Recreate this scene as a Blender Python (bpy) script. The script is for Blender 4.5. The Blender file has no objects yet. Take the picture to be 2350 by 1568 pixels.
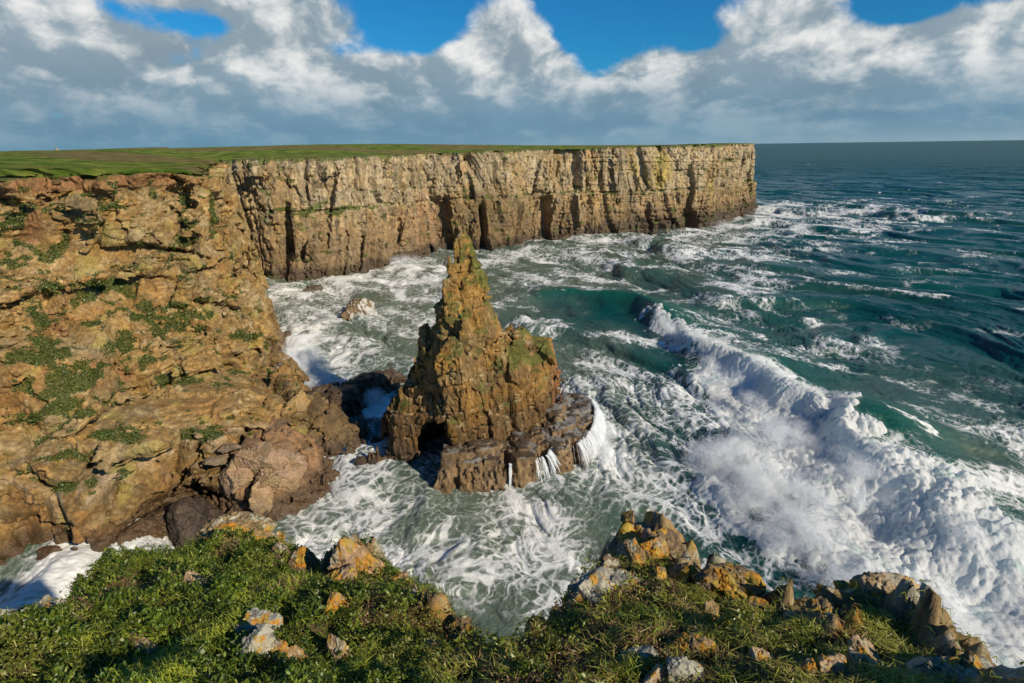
import bpy, math, random
import numpy as np
from concurrent.futures import ThreadPoolExecutor
R = math.radians
sc = bpy.context.scene
COL = sc.collection

# ------------------------------------------------------------------ camera, sky, sun, exposure
PITCH, ROLL, LENS, EYE = 18.9, 0.8, 20.0, 50.0
SUN_AZ, SUN_EL = 131.0, 30.0          # compass bearing of the sun (0 = +Y), height above the horizon
cd = bpy.data.cameras.new('camera'); cam = bpy.data.objects.new('camera', cd); COL.objects.link(cam)
cd.sensor_width = 36; cd.lens = LENS; cd.clip_start = 0.1; cd.clip_end = 200000
_f = np.array([0, math.cos(R(PITCH)), -math.sin(R(PITCH))])
_r0 = np.array([1.0, 0, 0]); _q0 = np.array([0, math.sin(R(PITCH)), math.cos(R(PITCH))])
_c, _s = math.cos(R(ROLL)), math.sin(R(ROLL))
_r = _c*_r0 - _s*_q0; _q = _s*_r0 + _c*_q0
from mathutils import Matrix, Vector
cam.matrix_world = Matrix(((_r[0], _q[0], -_f[0], 0), (_r[1], _q[1], -_f[1], 0), (_r[2], _q[2], -_f[2], EYE), (0, 0, 0, 1)))
sc.camera = cam
sc.view_settings.view_transform = 'Standard'; sc.view_settings.look = 'None'
sc.view_settings.exposure = 0.08; sc.view_settings.gamma = 1
sc.cycles.max_bounces = 5; sc.cycles.diffuse_bounces = 4; sc.cycles.glossy_bounces = 2
sc.cycles.transparent_max_bounces = 8; sc.cycles.caustics_reflective = False; sc.cycles.caustics_refractive = False

FPX = 2350*LENS/36
def ray(px, py):                       # a direction seen in the photo (survey grid 2350 x 1568)
    return _f + (px-1175)/FPX*_r - (py-784)/FPX*_q
def atz(px, py, z=0.0):
    d = ray(px, py); return np.array([0, 0, EYE]) + (z-EYE)/d[2]*d
def aty(px, py, y):
    d = ray(px, py); return np.array([0, 0, EYE]) + y/d[1]*d

sd = bpy.data.lights.new('sun', 'SUN'); sun = bpy.data.objects.new('sun', sd); COL.objects.link(sun)
sd.energy = 5.0; sd.angle = R(0.5); sd.color = (1.0, 0.87, 0.67)
sdir = Vector((math.sin(R(SUN_AZ))*math.cos(R(SUN_EL)), math.cos(R(SUN_AZ))*math.cos(R(SUN_EL)), math.sin(R(SUN_EL))))
sun.rotation_euler = sdir.to_track_quat('Z', 'Y').to_euler(); sun.location = (0, 0, 200)

class NT:                               # small node helper
    def __init__(s, tree): s.t = tree; s.n = tree.nodes; s.l = tree.links
    def new(s, typ, **kw):
        n = s.n.new(typ)
        for k, v in kw.items(): setattr(n, k, v)
        return n
    def put(s, sock, v):
        if isinstance(v, bpy.types.NodeSocket): s.l.new(v, sock)
        elif v is not None: sock.default_value = v
    def m(s, op, a, b=None, c=None, clamp=False):
        n = s.new('ShaderNodeMath', operation=op); n.use_clamp = clamp
        s.put(n.inputs[0], a)
        if b is not None: s.put(n.inputs[1], b)
        if c is not None: s.put(n.inputs[2], c)
        return n.outputs[0]
    def vm(s, op, a, b=None, scale=None):
        n = s.new('ShaderNodeVectorMath', operation=op); s.put(n.inputs[0], a)
        if b is not None: s.put(n.inputs[1], b)
        if scale is not None: s.put(n.inputs['Scale'], scale)
        return n.outputs['Value'] if op in ('LENGTH', 'DOT_PRODUCT', 'DISTANCE') else n.outputs[0]
    def ss(s, x, a, b):                 # smoothstep
        n = s.new('ShaderNodeMapRange', interpolation_type='SMOOTHSTEP')
        s.put(n.inputs['Value'], x); s.put(n.inputs['From Min'], a); s.put(n.inputs['From Max'], b)
        return n.outputs[0]
    def mix(s, f, a, b, blend='MIX'):
        n = s.new('ShaderNodeMix', data_type='RGBA', blend_type=blend)
        s.put(n.inputs[0], f); s.put(n.inputs[6], a); s.put(n.inputs[7], b); return n.outputs[2]
    def noise(s, vec, scale, detail=4, rough=.55, dist=0.0, out=0, lac=2.0):
        n = s.new('ShaderNodeTexNoise'); s.put(n.inputs['Vector'], vec); s.put(n.inputs['Scale'], scale)
        n.inputs['Detail'].default_value = detail; n.inputs['Roughness'].default_value = rough
        n.inputs['Distortion'].default_value = dist; n.inputs['Lacunarity'].default_value = lac
        return n.outputs[out]
    def attr(s, name):
        return s.new('ShaderNodeAttribute', attribute_name=name)

def rgb(r, g, b): return (r, g, b, 1)

# ---- world: clear Nishita sky with a broken deck of cumulus in front of it
w = bpy.data.worlds.new('World'); sc.world = w; w.use_nodes = True
N = NT(w.node_tree); N.n.clear()
sky = N.new('ShaderNodeTexSky', sky_type='NISHITA'); sky.sun_disc = False
sky.sun_elevation = R(SUN_EL); sky.sun_rotation = R(SUN_AZ); sky.altitude = 0; sky.air_density = 1.0; sky.dust_density = 0.3; sky.ozone_density = 3.5
tc = N.new('ShaderNodeTexCoord'); D = tc.outputs['Generated']
sep = N.new('ShaderNodeSeparateXYZ'); N.l.new(D, sep.inputs[0]); dx, dy, dz = sep.outputs
el = N.m('MULTIPLY', N.m('ARCSINE', dz), 57.2958)
az = N.m('MULTIPLY', N.m('ARCTAN2', dx, dy), 57.2958)
comb = N.new('ShaderNodeCombineXYZ'); N.put(comb.inputs[0], N.m('MULTIPLY', az, .78)); N.put(comb.inputs[1], N.m('MULTIPLY', N.m('LOGARITHM', N.m('ADD', 1.0, N.m('DIVIDE', N.m('MAXIMUM', el, -3.0), 9.0)), 2.71828), 18.0)); comb.inputs[2].default_value = 3.0
V = comb.outputs[0]
warp = N.vm('SUBTRACT', N.noise(V, .22, 3, .5, out=1), (.5, .5, .5))
V2 = N.vm('ADD', V, N.vm('SCALE', warp, scale=2.2))
def dens(vec): return N.noise(vec, .115, 9, .56)
n0 = dens(V2); n1 = dens(N.vm('ADD', V2, (0.9, 1.3, 0.0)))
# where the deck opens (bearing, height, half width, half height, amount)
def azel(px, py):
    d = ray(px, py); d = d/np.linalg.norm(d)
    return math.degrees(math.atan2(d[0], d[1])), math.degrees(math.asin(d[2]))
BL = [(960, 40, 95, 75, -.40), (1420, 25, 170, 85, -.42), (1350, 150, 50, 60, -.22), (480, 55, 95, 22, -.22), (330, 30, 70, 35, -.2),
      (800, 118, 55, 22, -.2), (2130, 5, 130, 26, -.34), (1620, 90, 80, 30, -.16), (2060, 165, 120, 16, -.12), (60, 262, 90, 14, -.16), (230, 15, 60, 25, -.12),
      (1170, 70, 90, 70, .30), (620, 60, 150, 60, .25), (130, 80, 200, 90, .2), (860, 180, 80, 70, .18), (1560, 150, 120, 55, .2), (1850, 70, 250, 60, .25), (2280, 60, 140, 60, .2), (1100, 180, 220, 60, .22)]
bias = None
for (px, py, hw, hh, amt) in BL:
    a, e = azel(px, py); sa = hw/FPX*57.3*.9; se = hh/FPX*57.3*.9
    ga = N.m('POWER', N.m('DIVIDE', N.m('SUBTRACT', az, a), sa), 2.0)
    ge = N.m('POWER', N.m('DIVIDE', N.m('SUBTRACT', el, e), se), 2.0)
    g = N.m('MULTIPLY', N.m('POWER', 2.718, N.m('MULTIPLY', N.m('ADD', ga, ge), -.6)), amt)
    bias = g if bias is None else N.m('ADD', bias, g)
low = N.m('MULTIPLY', N.ss(el, 9.0, 3.0), .22)                 # solid grey deck near the horizon
high = N.m('MULTIPLY', N.ss(el, 15.0, 26.0), -.36)
cov = N.m('ADD', N.m('ADD', n0, bias), N.m('ADD', low, high))
mask = N.ss(cov, .455, .60)
thick = N.ss(cov, .50, .92)
lit = N.ss(N.m('ADD', N.m('SUBTRACT', n0, n1), N.m('MULTIPLY', N.m('SUBTRACT', N.noise(V2, .5, 6, .6), .5), .12)), -.05, .13)
litw = N.m('MULTIPLY', lit, N.m('ADD', .50, N.m('MULTIPLY', .50, N.ss(el, 2.5, 7.0))))
c_shadow = N.mix(N.ss(el, 0.0, 9.0), rgb(.13, .26, .37), rgb(.25, .33, .39))
c_lit = N.mix(N.ss(el, 1.0, 7.0), rgb(.33, .44, .51), rgb(.82, .82, .80))
tex = N.new('ShaderNodeCombineColor'); tv = N.m('ADD', .80, N.m('MULTIPLY', N.noise(V2, .22, 7, .58), .42)); [N.put(tex.inputs[i], tv) for i in range(3)]
cc = N.mix(litw, N.mix(1.0, c_shadow, tex.outputs[0], 'MULTIPLY'), c_lit)
skyc = N.new('ShaderNodeVectorMath', operation='SCALE'); N.l.new(sky.outputs[0], skyc.inputs[0]); skyc.inputs['Scale'].default_value = .085
skyt = N.mix(1.0, skyc.outputs[0], rgb(.12, .66, 1.0), 'MULTIPLY')
hz = N.ss(el, 2.2, -.3)
full = N.mix(mask, skyt, cc)
hcol = N.mix(N.ss(az, -35.0, 40.0), rgb(.125, .27, .37), rgb(.28, .40, .46))
full = N.mix(N.m('MULTIPLY', hz, .6), full, hcol)
bg = N.new('ShaderNodeBackground'); N.l.new(full, bg.inputs[0]); bg.inputs[1].default_value = 1.0
wo = N.new('ShaderNodeOutputWorld'); N.l.new(bg.outputs[0], wo.inputs[0])
w.cycles.sampling_method = 'MANUAL'; w.cycles.sample_map_resolution = 512

# ------------------------------------------------------------------ numpy noise
POOL = ThreadPoolExecutor(4)
def par(fn, P, chunk=65536):
    P = np.ascontiguousarray(P, dtype=np.float32)
    parts = list(POOL.map(fn, [P[i:i+chunk] for i in range(0, len(P), chunk)]))
    if isinstance(parts[0], tuple): return tuple(np.concatenate([p[k] for p in parts]) for k in range(len(parts[0])))
    return np.concatenate(parts)
def h32(x, y, z, s):
    h = x.astype(np.uint32)*np.uint32(374761393) + y.astype(np.uint32)*np.uint32(668265263) + z.astype(np.uint32)*np.uint32(2147483647 & 0x5bd1e995) + np.uint32((s*1274126177) & 0xffffffff)
    h = (h ^ (h >> np.uint32(13)))*np.uint32(1274126177)
    h = (h ^ (h >> np.uint32(16)))*np.uint32(2246822519)
    return h ^ (h >> np.uint32(15))
def _gn(P, seed):
    I = np.floor(P).astype(np.int32); F = P-I; U = F*F*F*(F*(F*6-15)+10)
    out = np.zeros(len(P), np.float32)
    for a in (0, 1):
        for b in (0, 1):
            for c in (0, 1):
                h = h32(I[:, 0]+a, I[:, 1]+b, I[:, 2]+c, seed)
                g = ((h & 255).astype(np.float32)/127.5-1)*(F[:, 0]-a) + (((h >> 8) & 255).astype(np.float32)/127.5-1)*(F[:, 1]-b) + (((h >> 16) & 255).astype(np.float32)/127.5-1)*(F[:, 2]-c)
                out += g*(U[:, 0] if a else 1-U[:, 0])*(U[:, 1] if b else 1-U[:, 1])*(U[:, 2] if c else 1-U[:, 2])
    return out
def fbm(P, octaves=4, seed=0, gain=.5, lac=2.03):
    def f(p):
        o = np.zeros(len(p), np.float32); a = 1.0; q = p.copy()
        for k in range(octaves): o += a*_gn(q, seed+k*17); a *= gain; q = q*lac+11.3
        return o
    return par(f, P)
def billow(P, octaves=4, seed=0, gain=.5):
    def f(p):
        o = np.zeros(len(p), np.float32); a = 1.0; q = p.copy()
        for k in range(octaves): o += a*np.abs(_gn(q, seed+k*17)); a *= gain; q = q*2.03+5.1
        return o
    return par(f, P)
def worley(P, seed=0, metric='e', jit=.85):
    """F1, F2, cell hash, offset from the nearest cell point"""
    def f(p):
        I = np.floor(p).astype(np.int32); F = p-I
        f1 = np.full(len(p), 9, np.float32); f2 = f1.copy(); hid = np.zeros(len(p), np.uint32); off = np.zeros((len(p), 3), np.float32)
        for a in (-1, 0, 1):
            for b in (-1, 0, 1):
                for c in (-1, 0, 1):
                    h = h32(I[:, 0]+a, I[:, 1]+b, I[:, 2]+c, seed)
                    d = np.empty_like(F)
                    d[:, 0] = F[:, 0]-a-.5-jit*(((h & 1023).astype(np.float32))/1023-.5)
                    d[:, 1] = F[:, 1]-b-.5-jit*((((h >> 10) & 1023).astype(np.float32))/1023-.5)
                    d[:, 2] = F[:, 2]-c-.5-jit*((((h >> 20) & 1023).astype(np.float32))/1023-.5)
                    if metric == 'e': dd = np.sqrt((d*d).sum(1))
                    else: ad = np.abs(d); dd = .75*ad.max(1)+.25*ad.sum(1)
                    n = dd < f1
                    f2 = np.where(n, f1, np.minimum(f2, dd)); f1 = np.where(n, dd, f1); hid = np.where(n, h, hid); off[n] = d[n]
        return f1, f2, hid, off
    return par(f, P)
def hf(h, k):                           # float 0..1 out of a hash
    x = (h*np.uint32(2654435761) + np.uint32((k*40503*977) & 0xffffffff)); x ^= x >> np.uint32(15); x = x*np.uint32(2246822519); x ^= x >> np.uint32(13)
    return (x & np.uint32(65535)).astype(np.float32)/65535
def sst(x, a, b):
    t = np.clip((x-a)/(b-a), 0, 1); return t*t*(3-2*t)
def lerp(a, b, t): return a+(b-a)*t

def fracture(P, cell, stretch=(1, 1, 1), seed=0, tilt=.5, step=.5, crack=.35, warp=.35, metric='e', rot=0.0):
    """one generation of broken rock: every block gets its own height and tilt; joints between blocks are cut in. in cell units"""
    q = P/np.array([cell*stretch[0], cell*stretch[1], cell*stretch[2]], np.float32)
    if rot: c, s = math.cos(rot), math.sin(rot); q = np.stack([q[:, 0]*c-q[:, 1]*s, q[:, 0]*s+q[:, 1]*c, q[:, 2]], 1)
    if warp:
        q = q + warp*np.stack([_n for _n in (fbm(q*1.3+3.1, 2, seed+5), fbm(q*1.3+17.7, 2, seed+6), fbm(q*1.3+31.9, 2, seed+7))], 1)
    f1, f2, h, off = worley(q, seed, metric)
    g = np.stack([hf(h, 1), hf(h, 2), hf(h, 3)], 1)-.5
    d = step*(hf(h, 4)-.5) + tilt*2*(off*g).sum(1) - crack*(1-sst(f2-f1, 0.0, .11))
    return cell*d, h, f2-f1

# ------------------------------------------------------------------ mesh helpers
def tag(o, label=None, cat=None, group=None, kind=None):
    if label: o['label'] = label
    if cat: o['category'] = cat
    if group: o['group'] = group
    if kind: o['kind'] = kind
    return o
def mesh_from(name, V, Q, mat=None, cols=None, attrs=None, parent=None, smooth=True, tris=None):
    """V (n,3); Q (m,4) quads and / or tris (k,3)"""
    me = bpy.data.meshes.new(name)
    V = np.ascontiguousarray(V, np.float32)
    idx = []; st = []; tot = []
    if Q is not None and len(Q): idx.append(np.asarray(Q, np.int32).ravel()); tot.append(np.full(len(Q), 4, np.int32))
    if tris is not None and len(tris): idx.append(np.asarray(tris, np.int32).ravel()); tot.append(np.full(len(tris), 3, np.int32))
    idx = np.concatenate(idx); tot = np.concatenate(tot); st = np.concatenate([[0], np.cumsum(tot)[:-1]]).astype(np.int32)
    me.vertices.add(len(V)); me.vertices.foreach_set('co', V.ravel())
    me.loops.add(len(idx)); me.loops.foreach_set('vertex_index', idx)
    me.polygons.add(len(tot)); me.polygons.foreach_set('loop_start', st)
    me.polygons.foreach_set('use_smooth', np.full(len(tot), smooth))
    me.update(calc_edges=True)
    if cols is not None:
        a = me.color_attributes.new('Col', 'FLOAT_COLOR', 'POINT')
        c = np.ones((len(V), 4), np.float32); c[:, :3] = cols; a.data.foreach_set('color', c.ravel())
    for k, v in (attrs or {}).items():
        a = me.attributes.new(k, 'FLOAT', 'POINT'); a.data.foreach_set('value', np.ascontiguousarray(v, np.float32))
    if mat: me.materials.append(mat)
    o = bpy.data.objects.new(name, me); COL.objects.link(o)
    if parent: o.parent = parent
    return o
def grid_quads(nv, nu):
    i = np.arange(nv*nu, dtype=np.int32).reshape(nv, nu)
    return np.stack([i[:-1, :-1], i[:-1, 1:], i[1:, 1:], i[1:, :-1]], -1).reshape(-1, 4)
def grid_normals(G):
    du = np.gradient(G, axis=1); dv = np.gradient(G, axis=0)
    n = np.cross(du, dv); return n/np.maximum(np.linalg.norm(n, axis=2, keepdims=True), 1e-9)
def catmull(C, n, axis=0, closed=False, lin=False):
    """resample control array along an axis by Catmull-Rom with n samples, even per segment length"""
    C = np.moveaxis(np.asarray(C, float), axis, 0); m = len(C)
    seg = np.linalg.norm(np.diff(C, axis=0), axis=-1)
    seg = seg.reshape(m-1, -1).mean(1); cum = np.concatenate([[0], np.cumsum(seg)]); t = np.interp(np.linspace(0, cum[-1], n), cum, np.arange(m))
    i = np.clip(t.astype(int), 0, m-2); f = (t-i).reshape((-1,)+(1,)*(C.ndim-1))
    if lin: return np.moveaxis(C[i]*(1-f)+C[i+1]*f, 0, axis)
    p0 = C[np.maximum(i-1, 0)]; p1 = C[i]; p2 = C[i+1]; p3 = C[np.minimum(i+2, m-1)]
    o = .5*(2*p1+(p2-p0)*f+(2*p0-5*p1+4*p2-p3)*f**2+(3*p1-p0-3*p2+p3)*f**3)
    return np.moveaxis(o, 0, axis)
def poly_sd(X, Y, poly):
    """signed distance to a polygon, positive inside"""
    poly = np.asarray(poly, float)[:, :2]; d = np.full(X.shape, 1e18, np.float32); ins = np.zeros(X.shape, bool)
    for a, b in zip(poly, np.roll(poly, -1, axis=0)):
        e = b-a; L = max(e@e, 1e-12); px, py = X-a[0], Y-a[1]
        t = np.clip((px*e[0]+py*e[1])/L, 0, 1); d = np.minimum(d, (px-t*e[0])**2+(py-t*e[1])**2)
        c = ((a[1] > Y) != (b[1] > Y)) & (X < (b[0]-a[0])*(Y-a[1])/((b[1]-a[1]) or 1e-12)+a[0]); ins ^= c
    return np.where(ins, 1, -1)*np.sqrt(d)

# ------------------------------------------------------------------ materials
def rock_material(name, scale=1.0, bump=.25, rough=.9, tone=1.0):
    m = bpy.data.materials.new(name); m.use_nodes = True; K = NT(m.node_tree); K.n.clear()
    tc = K.new('ShaderNodeTexCoord'); P = tc.outputs['Object']
    col = K.attr('Col').outputs['Color']
    a = K.noise(P, 2.2*scale, 8, .68); b = K.noise(P, 6*scale, 6, .6); c = K.noise(P, .35*scale, 4, .5)
    f = K.m('ADD', K.m('MULTIPLY', K.m('SUBTRACT', a, .5), 1.1), K.m('MULTIPLY', K.m('SUBTRACT', b, .5), .9))
    f = K.m('ADD', tone, f)
    fc = K.new('ShaderNodeCombineColor'); [K.put(fc.inputs[i], f) for i in range(3)]
    col = K.mix(1.0, col, fc.outputs[0], 'MULTIPLY')
    tint = K.mix(K.ss(c, .35, .65), rgb(1.06, .97, .80), rgb(1.0, .99, .96))
    col = K.mix(1.0, col, tint, 'MULTIPLY')
    bs = K.new('ShaderNodeBsdfPrincipled'); K.put(bs.inputs['Base Color'], col); bs.inputs['Roughness'].default_value = rough
    wet = K.attr('wet').outputs['Fac']
    K.put(bs.inputs['Roughness'], K.m('SUBTRACT', rough, K.m('MULTIPLY', wet, .55)))
    bs.inputs['Specular IOR Level'].default_value = .35
    vo = K.new('ShaderNodeTexVoronoi', feature='DISTANCE_TO_EDGE'); K.put(vo.inputs['Vector'], K.vm('ADD', P, K.vm('SCALE', K.noise(P, 2*scale, 3, .6, out=1), scale=.5/scale))); vo.inputs['Scale'].default_value = 2.2*scale
    cr = K.ss(vo.outputs[0], 0.0, .06)
    hgt = K.m('ADD', K.m('ADD', K.m('MULTIPLY', a, 1.0), K.m('MULTIPLY', b, .4)), K.m('MULTIPLY', cr, .12))
    bp = K.new('ShaderNodeBump'); bp.inputs['Strength'].default_value = 1.0; bp.inputs['Distance'].default_value = bump/scale; K.put(bp.inputs['Height'], hgt)
    K.l.new(bp.outputs[0], bs.inputs['Normal'])
    out = K.new('ShaderNodeOutputMaterial'); K.l.new(bs.outputs[0], out.inputs[0]); return m
M_ROCK = rock_material('weathered_rock', 1.0, .20, .9, .84)
M_FAR = rock_material('limestone', .5, .22, .9, .84)
M_NEAR = rock_material('lichen_rock', 9.0, .14)

def leaf_material(name, trans=.35):
    m = bpy.data.materials.new(name); m.use_nodes = True; K = NT(m.node_tree); K.n.clear()
    col = K.attr('Col').outputs['Color']
    d = K.new('ShaderNodeBsdfDiffuse'); K.put(d.inputs[0], col); t = K.new('ShaderNodeBsdfTranslucent'); K.put(t.inputs[0], col)
    g = K.new('ShaderNodeBsdfGlossy'); g.inputs['Roughness'].default_value = .45; g.inputs[0].default_value = rgb(.8, .8, .8)
    mx = K.new('ShaderNodeMixShader'); mx.inputs[0].default_value = trans; K.l.new(d.outputs[0], mx.inputs[1]); K.l.new(t.outputs[0], mx.inputs[2])
    m2 = K.new('ShaderNodeMixShader'); m2.inputs[0].default_value = .05; K.l.new(mx.outputs[0], m2.inputs[1]); K.l.new(g.outputs[0], m2.inputs[2])
    out = K.new('ShaderNodeOutputMaterial'); K.l.new(m2.outputs[0], out.inputs[0]); return m
M_LEAF = leaf_material('foliage')

def ground_material(name, scale, bump):
    m = bpy.data.materials.new(name); m.use_nodes = True; K = NT(m.node_tree); K.n.clear()
    P = K.new('ShaderNodeTexCoord').outputs['Object']; col = K.attr('Col').outputs['Color']
    a = K.noise(P, scale, 8, .7); b = K.noise(P, scale*7, 5, .7)
    f = K.m('ADD', .35, K.m('ADD', K.m('MULTIPLY', a, .8), K.m('MULTIPLY', b, .5)))
    fc = K.new('ShaderNodeCombineColor'); [K.put(fc.inputs[i], f) for i in range(3)]
    bs = K.new('ShaderNodeBsdfPrincipled'); K.put(bs.inputs['Base Color'], K.mix(1.0, col, fc.outputs[0], 'MULTIPLY')); bs.inputs['Roughness'].default_value = 1; bs.inputs['Specular IOR Level'].default_value = .1
    bp = K.new('ShaderNodeBump'); bp.inputs['Strength'].default_value = 1.0; bp.inputs['Distance'].default_value = bump; K.put(bp.inputs['Height'], K.m('ADD', a, b)); K.l.new(bp.outputs[0], bs.inputs['Normal'])
    out = K.new('ShaderNodeOutputMaterial'); K.l.new(bs.outputs[0], out.inputs[0]); return m
M_TURF = ground_material('turf', .6, .5)
M_EARTH = ground_material('earth', 9, .05)

# ------------------------------------------------------------------ the sea
def build_sea_fields():
    pass
FOAM = [  # survey point, foam cover, milkiness
 (600,680,.8,.9),(700,690,.72,.9),(800,655,.72,.8),(900,640,.9,.8),(960,615,1,.7),(1020,640,.6,.8),(640,740,.9,.8),(720,780,.95,.8),(850,765,.5,.9),(950,800,.38,1),(900,700,.5,.9),(960,740,.36,1),
 (760,840,.9,.6),(860,850,.6,.7),(660,880,.9,.5),(960,880,.5,.6),(850,920,.72,.2),(850,1000,.68,.1),(840,1070,.8,.3),(800,880,.7,.3),
 (1150,610,.42,.7),(1130,680,.38,.8),(1250,590,.48,.6),(1400,560,.55,.5),(1550,550,.5,.4),(1650,530,.72,.2),(1750,500,.85,0),(1850,520,.48,0),(1900,560,.32,0),(1700,580,.42,.1),(2000,600,.12,0),(1500,600,.25,.35),
 (1350,640,.35,.6),(1250,650,.3,.6),(1200,720,.28,.6),(1300,740,.15,.2),(1400,720,.03,0),(1500,680,.1,.3),(1650,672,.33,.2),(1800,700,.2,.1),(1750,760,.3,.1),(2000,720,.1,0),(2200,650,.1,0),(2300,560,.08,0),
 (1300,820,.3,.8),(1400,800,.35,.6),(1500,800,.35,.1),(1560,850,.3,0),(1400,880,.62,.5),(1500,920,.58,.3),(1600,940,.42,.1),(1650,900,.3,0),
 (1430,980,.66,.5),(1550,1000,.44,.1),(1350,1100,.8,.6),(1450,1120,.55,.6),(1560,1130,.42,.1),(1620,1180,.38,.1),(1690,1240,.3,0),(1740,1290,.15,0),(1840,1340,.1,0),(1830,1380,.15,0),(1600,1230,.46,.2),(1500,1220,.48,.6),
 (1300,1200,.52,.9),(1150,1180,.55,.9),(1000,1180,.62,.9),(850,1150,.78,.8),(800,1080,.95,.6),(700,1180,.85,.8),(900,1240,.5,.9),(1000,1300,.42,1),(1100,1350,.5,.9),(1150,1420,.5,.8),(1250,1330,.5,.8),(1350,1280,.45,.9),(1000,1250,.45,1),
 (0,1380,.9,.8),(150,1330,.95,.8),(300,1270,.9,.8),(400,1210,.9,.8),(-200,1500,.8,.8),
 (1800,780,.22,.2),(1900,850,.15,.1),(1850,830,.3,.1),(2000,900,.12,.3),(2050,960,.08,.5),(2250,985,.4,.3),(2150,950,.25,.3),(2200,1050,.08,.6),(2300,1100,.35,.5),(2330,1180,.55,.5),(2350,800,.1,0),(2100,780,.08,0),(2350,920,.22,.2),(2600,900,.1,0),
 (1800,360,.05,0),(2300,360,.05,0),(2000,420,.07,0),(2300,450,.07,0),(2600,420,.07,0),(1800,440,.06,0),(400,345+25,.0,0),
 (1700,860,.7,0),(1820,930,.8,.1),(1800,1050,.9,0),(2000,1200,.9,.2),(2200,1300,1,.2),(1660,1060,.7,0),(1700,1140,.85,0),(1745,1185,.9,0),(1800,1240,.85,0),(1860,1290,.6,0),(1380,960,.9,.3),(1340,1060,.9,.5),(1180,1140,.7,.9)]
FP = np.array([atz(p[0], p[1])[:2] for p in FOAM]); FV = np.array([p[2:] for p in FOAM])
def _lp(xy): r = np.hypot(xy[..., 0], xy[..., 1]); return np.stack([np.arctan2(xy[..., 0], xy[..., 1])*1.6, np.log(np.maximum(r, 5))], -1)
FQ = _lp(FP).astype(np.float32)
def foam_field(xy):
    def f(p):
        q = _lp(p[:, :2]); d = ((q[:, None, :]-FQ[None])**2).sum(-1)+2e-4
        wgt = d**-1.7; return ((wgt @ FV)/wgt.sum(1, keepdims=True)).astype(np.float32)
    return par(f, xy, 20000)
rng = np.random.default_rng(7)
_wv = []
for k in range(46):
    L = 60*(.90**k)*(1+.2*rng.random()); th = math.atan2(-.64, -.76)+rng.normal()*(.2+.016*k)
    A = .56*(L/60)**.80*(.6+.8*rng.random()); _wv.append((2*math.pi/L, math.cos(th), math.sin(th), A, rng.random()*6.28, L))
def sea_height(x, y, res):
    h = np.zeros_like(x); dxs = np.zeros_like(x); dys = np.zeros_like(x)
    P = np.stack([x*.014, y*.014, x*0], 1); wx = fbm(P, 4, 91)*34; wy = fbm(P+9, 4, 92)*34
    P2 = np.stack([x*.02, y*.02, x*0+4], 1); env = .75+.6*fbm(P2, 2, 95)
    for (k, cx, cy, A, ph, L) in _wv:
        t = k*((x+wx)*cx+(y+wy)*cy)+ph; vis = sst(L/res, 1.6, 4.0)
        a = A*vis*env; h += a*(np.sin(t)+.22*np.cos(2*t)); c = np.cos(t)*a*.7; dxs += c*cx; dys += c*cy
    return h, dxs, dys
# the breaking wave: crest line and the white water around it
CREST = np.array([atz(px, py, 2)[:2] for px, py in [(1050, 700), (1180, 682), (1310, 668), (1430, 684), (1530, 728), (1610, 792), (1700, 830), (1800, 905), (1940, 965), (1985, 1060), (2120, 1120), (2230, 1230), (2420, 1300), (2600, 1420)]])
CR = catmull(CREST, 400); CRH = np.interp(np.linspace(0, 1, 400), [0, .18, .34, .5, .62, .75, 1], [0, 1.8, 3.6, 2.8, 3.4, 4.2, 4.5])
CRT = np.gradient(CR, axis=0); CRT /= np.linalg.norm(CRT, axis=1, keepdims=True)
def crest_field(x, y):
    m = (x > -40) & (x < 130) & (y > 25) & (y < 230)
    d = np.full(x.shape, 99, np.float32); H = np.zeros_like(d)
    idx = np.nonzero(m)[0]
    def f(p):
        dd = ((p[:, None, :2]-CR[None].astype(np.float32))**2).sum(-1); i = dd.argmin(1); t = CRT[i]
        sgn = (p[:, 0]-CR[i, 0])*t[:, 1]-(p[:, 1]-CR[i, 1])*t[:, 0]
        return (-np.sign(sgn)*np.sqrt(dd[np.arange(len(p)), i])).astype(np.float32), CRH[i].astype(np.float32)
    a, b = par(f, np.stack([x[idx], y[idx]], 1), 8192); d[idx] = a; H[idx] = b
    return d, H                       # d > 0: seaward (behind the crest), d < 0: the face
WPOLY = [atz(px, py, 2)[:2] for px, py in [(1478,706),(1520,722),(1580,748),(1650,782),(1720,822),(1800,868),(1900,925),(1968,985),(2000,1040),(2100,1075),(2200,1110),(2300,1170),(2420,1230),(2600,1300),(2600,1650),(2350,1600),(2250,1480),(2080,1425),(1960,1360),(1900,1300),(1830,1245),(1700,1200),(1610,1130),(1580,1060),(1600,1005),(1680,975),(1690,945),(1630,905),(1585,855),(1590,815),(1530,772),(1480,738)]]
def sea_point(x, y, res):
    h, sx, sy = sea_height(x, y, res)
    d, H = crest_field(x, y)
    wob = fbm(np.stack([x*.05, y*.05, x*0+2], 1), 3, 41)*5.0; d = d+wob; H = H*np.clip(1+1.3*fbm(np.stack([x*.035, y*.035, x*0+6], 1), 2, 42), .55, 1.5)
    prof = np.where(d < 0, np.exp(-(d/4.2)**2)-.28*np.exp(-((d+9)/5)**2), np.exp(-(d/15)**2))
    calm = 1-.55*np.exp(-(d/18)**2)
    return h*calm+H*prof, sx*calm, sy*calm, d, H
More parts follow.
